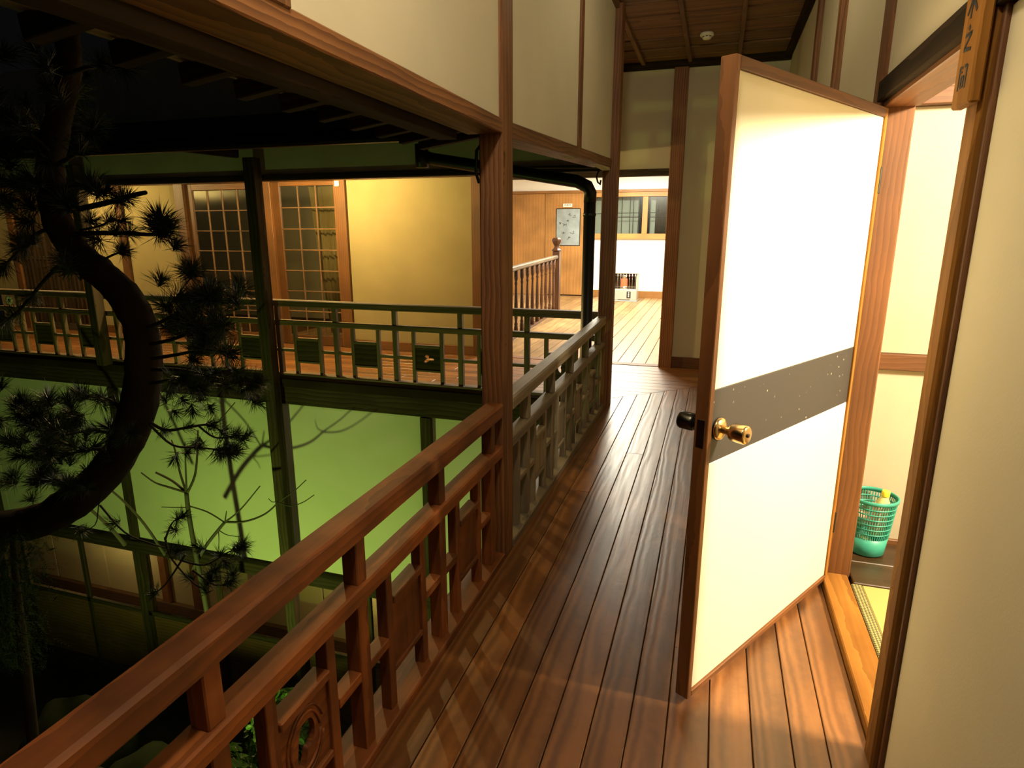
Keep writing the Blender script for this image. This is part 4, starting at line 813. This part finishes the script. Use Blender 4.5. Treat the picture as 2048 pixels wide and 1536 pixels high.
# right hand side branches with single clear tufts
branch([(120, 425), (180, 413), (235, 400), (268, 390), (291, 385)], 3.45, 3.3, 0.022, 0.014, [(0.55, 1.0), (0.62, 0.9), (0.68, 0.85)])
branch([(130, 470), (200, 466), (260, 467), (305, 469), (325, 462)], 3.45, 3.25, 0.020, 0.010, [(0.97, 1.25), (0.99, 1.2), (0.9, 0.9), (0.5, 0.9), (0.4, 0.8)])
tuft(tp(322, 452, 3.25), (0.1, 0, 1), 1.25, 0); tuft(tp(322, 446, 3.2), (0.3, -0.3, 0.9), 1.2, 1); tuft(tp(325, 458, 3.25), (0.8, 0, 0.2), 1.1, 5)
branch([(135, 505), (190, 522), (230, 508), (248, 503)], 3.4, 3.3, 0.010, 0.006, [(0.97, 0.8), (0.92, 0.7)])
branch([(160, 460), (200, 452), (225, 440), (260, 445)], 3.4, 3.2, 0.008, 0.005, [(0.9, 0.9), (0.6, 0.8)])
branch([(110, 380), (160, 372), (190, 390), (215, 380)], 3.5, 3.3, 0.012, 0.006, [(0.5, 0.9), (0.75, 0.9), (0.98, 0.9)])
# dense crown on the left
for _ in range(46):
    u, v = random.uniform(-30, 190), random.uniform(60, 560); yb = random.uniform(3.1, 3.8); p = tp(u, v, yb)
    tuft(p, (random.uniform(-1, 1), random.uniform(-.6, .3), random.uniform(-.1, 1)), random.uniform(0.9, 1.35))
for pix in ([(110, 400), (60, 380), (10, 360), (-40, 350)], [(120, 450), (70, 470), (20, 520), (-20, 560)], [(115, 330), (160, 300), (190, 250)], [(100, 300), (50, 260), (0, 230)], [(150, 500), (90, 560), (40, 620), (0, 650)], [(130, 150), (200, 130), (260, 140)]):
    branch(pix, 3.45, 3.2, 0.018, 0.007, [(0.5, 1.0), (0.8, 1.0), (0.99, 1.1)])
# cluster right of the trunk in front of the veranda rail
for pix in ([(285, 660), (330, 640), (380, 610), (430, 590)], [(290, 690), (340, 680), (400, 660), (460, 650)], [(285, 720), (350, 710), (410, 700), (470, 710)], [(290, 740), (360, 740), (430, 755), (520, 770)], [(290, 770), (350, 760), (400, 780)]):
    branch(pix, 3.4, 3.05, 0.016, 0.005, [(0.6, 1.0), (0.85, 1.0), (0.99, 1.0)], 'branch')
for _ in range(34):
    u, v = random.gauss(405, 42), random.gauss(625, 42); tuft(tp(u, v, random.uniform(3.0, 3.4)), (random.uniform(-.6, .8), random.uniform(-.6, .2), random.uniform(0, 1)), random.uniform(0.8, 1.15))
for u, v in ((450, 770), (490, 775), (515, 765), (430, 745), (400, 760), (470, 745), (365, 755), (385, 720)): tuft(tp(u, v, 3.1), (random.uniform(-.3, .9), -.2, random.uniform(-.3, .5)), 0.85)
# left middle mass (around 100, 860)
for pix in ([(250, 880), (190, 860), (120, 870), (60, 850)], [(235, 900), (170, 900), (100, 920), (30, 910)], [(265, 850), (220, 800), (150, 790)], [(170, 985), (120, 960), (60, 970)]):
    branch(pix, 3.4, 3.2, 0.014, 0.006, [(0.4, 1.0), (0.7, 1.0), (0.99, 1.0)])
for _ in range(74):
    u, v = random.gauss(95, 66), random.gauss(875, 55); tuft(tp(u, v, random.uniform(3.0, 3.6)), (random.uniform(-1, 1), random.uniform(-.6, .2), random.uniform(-.2, 1)), random.uniform(0.8, 1.15))
# twiggy needles in front of the green wall
branch([(285, 835), (330, 860), (375, 855), (420, 850), (455, 872)], 3.4, 3.7, 0.014, 0.006, [(0.3, .8), (0.55, .8), (0.8, .9), (0.99, 1.0)])
branch([(300, 850), (345, 890), (395, 895), (440, 900), (470, 905)], 3.4, 3.7, 0.010, 0.005, [(0.5, .7), (0.8, 1.0), (0.9, 1.0), (0.99, 1.0)])
branch([(395, 850), (430, 875), (470, 872), (500, 870)], 3.6, 3.8, 0.009, 0.005, [(0.97, .8), (0.7, .8)])
for u, v in ((455, 895), (470, 900), (485, 880), (440, 905), (330, 800), (365, 800), (400, 800), (350, 825), (385, 820), (505, 795), (515, 805), (340, 780), (420, 815), (375, 905), (350, 915), (395, 885)): tuft(tp(u, v, 3.7), (random.uniform(-.3, .9), -.2, random.uniform(-.9, .5)), 1.05, 4)
branch([(230, 950), (200, 1000), (190, 1050), (150, 1065)], 3.4, 3.3, 0.006, 0.003, [(0.9, .5)])
# lower twigs around (340, 1130)
for pix in ([(200, 1010), (250, 1065), (310, 1090), (370, 1105)], [(330, 1075), (345, 1120), (400, 1175), (425, 1150)], [(360, 1120), (410, 1130), (455, 1105), (490, 1095)], [(330, 1080), (345, 1045), (370, 1030)], [(370, 1110), (330, 1170), (300, 1190)], [(385, 1140), (430, 1170), (470, 1160)]):
    branch(pix, 3.5, 3.6, 0.009, 0.004, [(0.85, .8), (0.99, .9)])
for u, v in ((350, 1060), (470, 1100), (485, 1088), (400, 1095), (440, 1110), (465, 1150), (410, 1180), (380, 1155), (430, 1140), (450, 1125), (160, 1060), (230, 1045)): tuft(tp(u, v, 3.6), (random.uniform(-.2, .9), -.2, random.uniform(-.4, .8)), 1.05, 4)

# drooping cypress foliage at the lower left
cy = empty('cypress_bough', (-3.9, 1.95, -4.2)); tag(cy, 'feathery drooping evergreen bush at the lower left under the pine trunk', 'shrub')
bm = bmesh.new()
for _ in range(1100):
    u, v = random.gauss(28, 34), random.uniform(1060, 1330)
    if v > 1180: u -= 12
    p = at(u, v, 1, random.uniform(1.75, 2.15)); d = Vector((random.uniform(-.5, .9), random.uniform(-.4, .4), random.uniform(-1, .1))).normalized(); L_ = random.uniform(0.04, 0.095); s = d.orthogonal().normalized(); q = d.cross(s)
    for k in range(5):
        t0 = p + d * L_ * k / 5; e1 = (d + s * 0.8).normalized() * 0.02; e2 = (d - s * 0.8).normalized() * 0.02
        for e_ in (e1, e2):
            a = [bm.verts.new(t0 + q * 0.002), bm.verts.new(t0 - q * 0.002), bm.verts.new(t0 + e_)]; bm.faces.new(a)
tag(put('foliage', mesh_from(bm), M_FEATHER, cy), kind='stuff')
tube('stem', [(-3.75, 1.95, -4.2), at(50, 1330, 1, 1.95), at(35, 1200, 1, 1.95), at(25, 1080, 1, 1.98)], [0.035, 0.028, 0.02, 0.01], M_BARK, cy, 8)

# bare shrub with forked branches in front of the green wall
bs_ = empty('bare_shrub', (-5.3, 4.35, -4.2)); tag(bs_, 'leafless shrub with thin forked branches in front of the green wall', 'shrub')
def twig(pix, y0, y1, r0, r1):
    n = len(pix); S = smooth_path([at(u, v, 1, y0 + (y1 - y0) * i / (n - 1)) for i, (u, v) in enumerate(pix)], 4)
    tube('branch', S, [r0 + (r1 - r0) * i / (len(S) - 1) for i in range(len(S))], M_TWIG, bs_, 7)
twig([(425, 1290), (410, 1200), (392, 1110), (378, 1030), (373, 985)], 4.3, 4.25, 0.026, 0.020)
twig([(373, 985), (340, 975), (310, 965), (282, 945)], 4.25, 4.1, 0.012, 0.006); twig([(373, 985), (345, 962), (312, 945)], 4.25, 4.3, 0.013, 0.010)
twig([(373, 985), (360, 945), (350, 900), (343, 880)], 4.25, 4.35, 0.012, 0.006); twig([(373, 980), (371, 930), (370, 885)], 4.25, 4.2, 0.010, 0.005); twig([(375, 985), (390, 950), (395, 900), (396, 860)], 4.25, 4.4, 0.013, 0.007)
twig([(372, 1015), (350, 1015), (323, 1014)], 4.25, 4.15, 0.006, 0.004); twig([(378, 1012), (415, 1024), (448, 1044)], 4.25, 4.4, 0.007, 0.007)
twig([(385, 1140), (410, 1095), (435, 1062), (450, 1044)], 4.3, 4.4, 0.018, 0.014); twig([(450, 1044), (480, 1020), (520, 972)], 4.4, 4.45, 0.010, 0.005)
twig([(450, 1044), (490, 1043), (530, 1028), (558, 1003)], 4.4, 4.5, 0.012, 0.007); twig([(558, 1003), (585, 985), (612, 960)], 4.5, 4.5, 0.006, 0.004); twig([(556, 1004), (580, 1012), (605, 1005), (628, 990)], 4.5, 4.4, 0.006, 0.004)
twig([(556, 1002), (545, 1004), (537, 997)], 4.5, 4.45, 0.005, 0.003); twig([(450, 1044), (453, 1022)], 4.4, 4.4, 0.008, 0.004); twig([(437, 1060), (455, 1070), (485, 1074)], 4.4, 4.3, 0.005, 0.003); twig([(437, 1062), (438, 1080), (437, 1100)], 4.4, 4.3, 0.005, 0.003)
twig([(330, 1110), (290, 1050), (250, 1005), (212, 972)], 4.2, 4.0, 0.014, 0.009); twig([(250, 1090), (215, 1050), (165, 1005)], 4.1, 3.9, 0.02, 0.012)
twig([(160, 930), (190, 955), (212, 972)], 4.0, 4.0, 0.006, 0.006); twig([(420, 860), (440, 840), (470, 805)], 4.3, 4.3, 0.006, 0.004)
# carved wooden emblem hanging on the veranda rail at far left
ro_ = at(18, 600, 1, 5.09)
em = empty('rosette_emblem', ro_); tag(em, 'small pale flower rosette on the far left of the veranda railing', 'emblem')
for k in range(8):
    a = 2 * PI * k / 8; put('petal', lathe_mesh([(0.004, -0.006), (0.020, -0.003), (0.020, 0.003), (0.004, 0.006)], 10, M_WHITEP), M_WHITEP, em, Matrix.Translation(ro_ + Vector((0.034 * math.cos(a), 0, 0.034 * math.sin(a)))) @ Matrix.Rotation(PI / 2, 4, 'X'))
put('centre', lathe_mesh([(0.004, -0.008), (0.014, -0.004), (0.014, 0.004), (0.004, 0.008)], 10, M_GUN), M_GUN, em, Matrix.Translation(ro_) @ Matrix.Rotation(PI / 2, 4, 'X'))
# garden floodlight fixture (below the frame): added unseen housing, visors shape the beam
fx = empty('added_flood_fixture', (-4.0, 2.5, -4.2)); tag(fx, 'added black floodlight housing on a stake, its visors trimming the beam on the plaster wall', 'floodlight')
bx('back_plate', (-4.14, -3.86), (2.50, 2.52), (-2.70, -2.36), M_IRON, fx, 0.004)
bx('added_lower_visor', (-4.16, -3.84), (2.52, 2.86), (-2.625, -2.612), M_IRON, fx, 0.002)
bx('added_upper_visor', (-4.16, -3.84), (2.52, 2.69), (-2.40, -2.388), M_IRON, fx, 0.002)
tube('stake', [(-4.0, 2.50, -4.25), (-4.0, 2.50, -2.68)], 0.015, M_IRON, fx, 8)
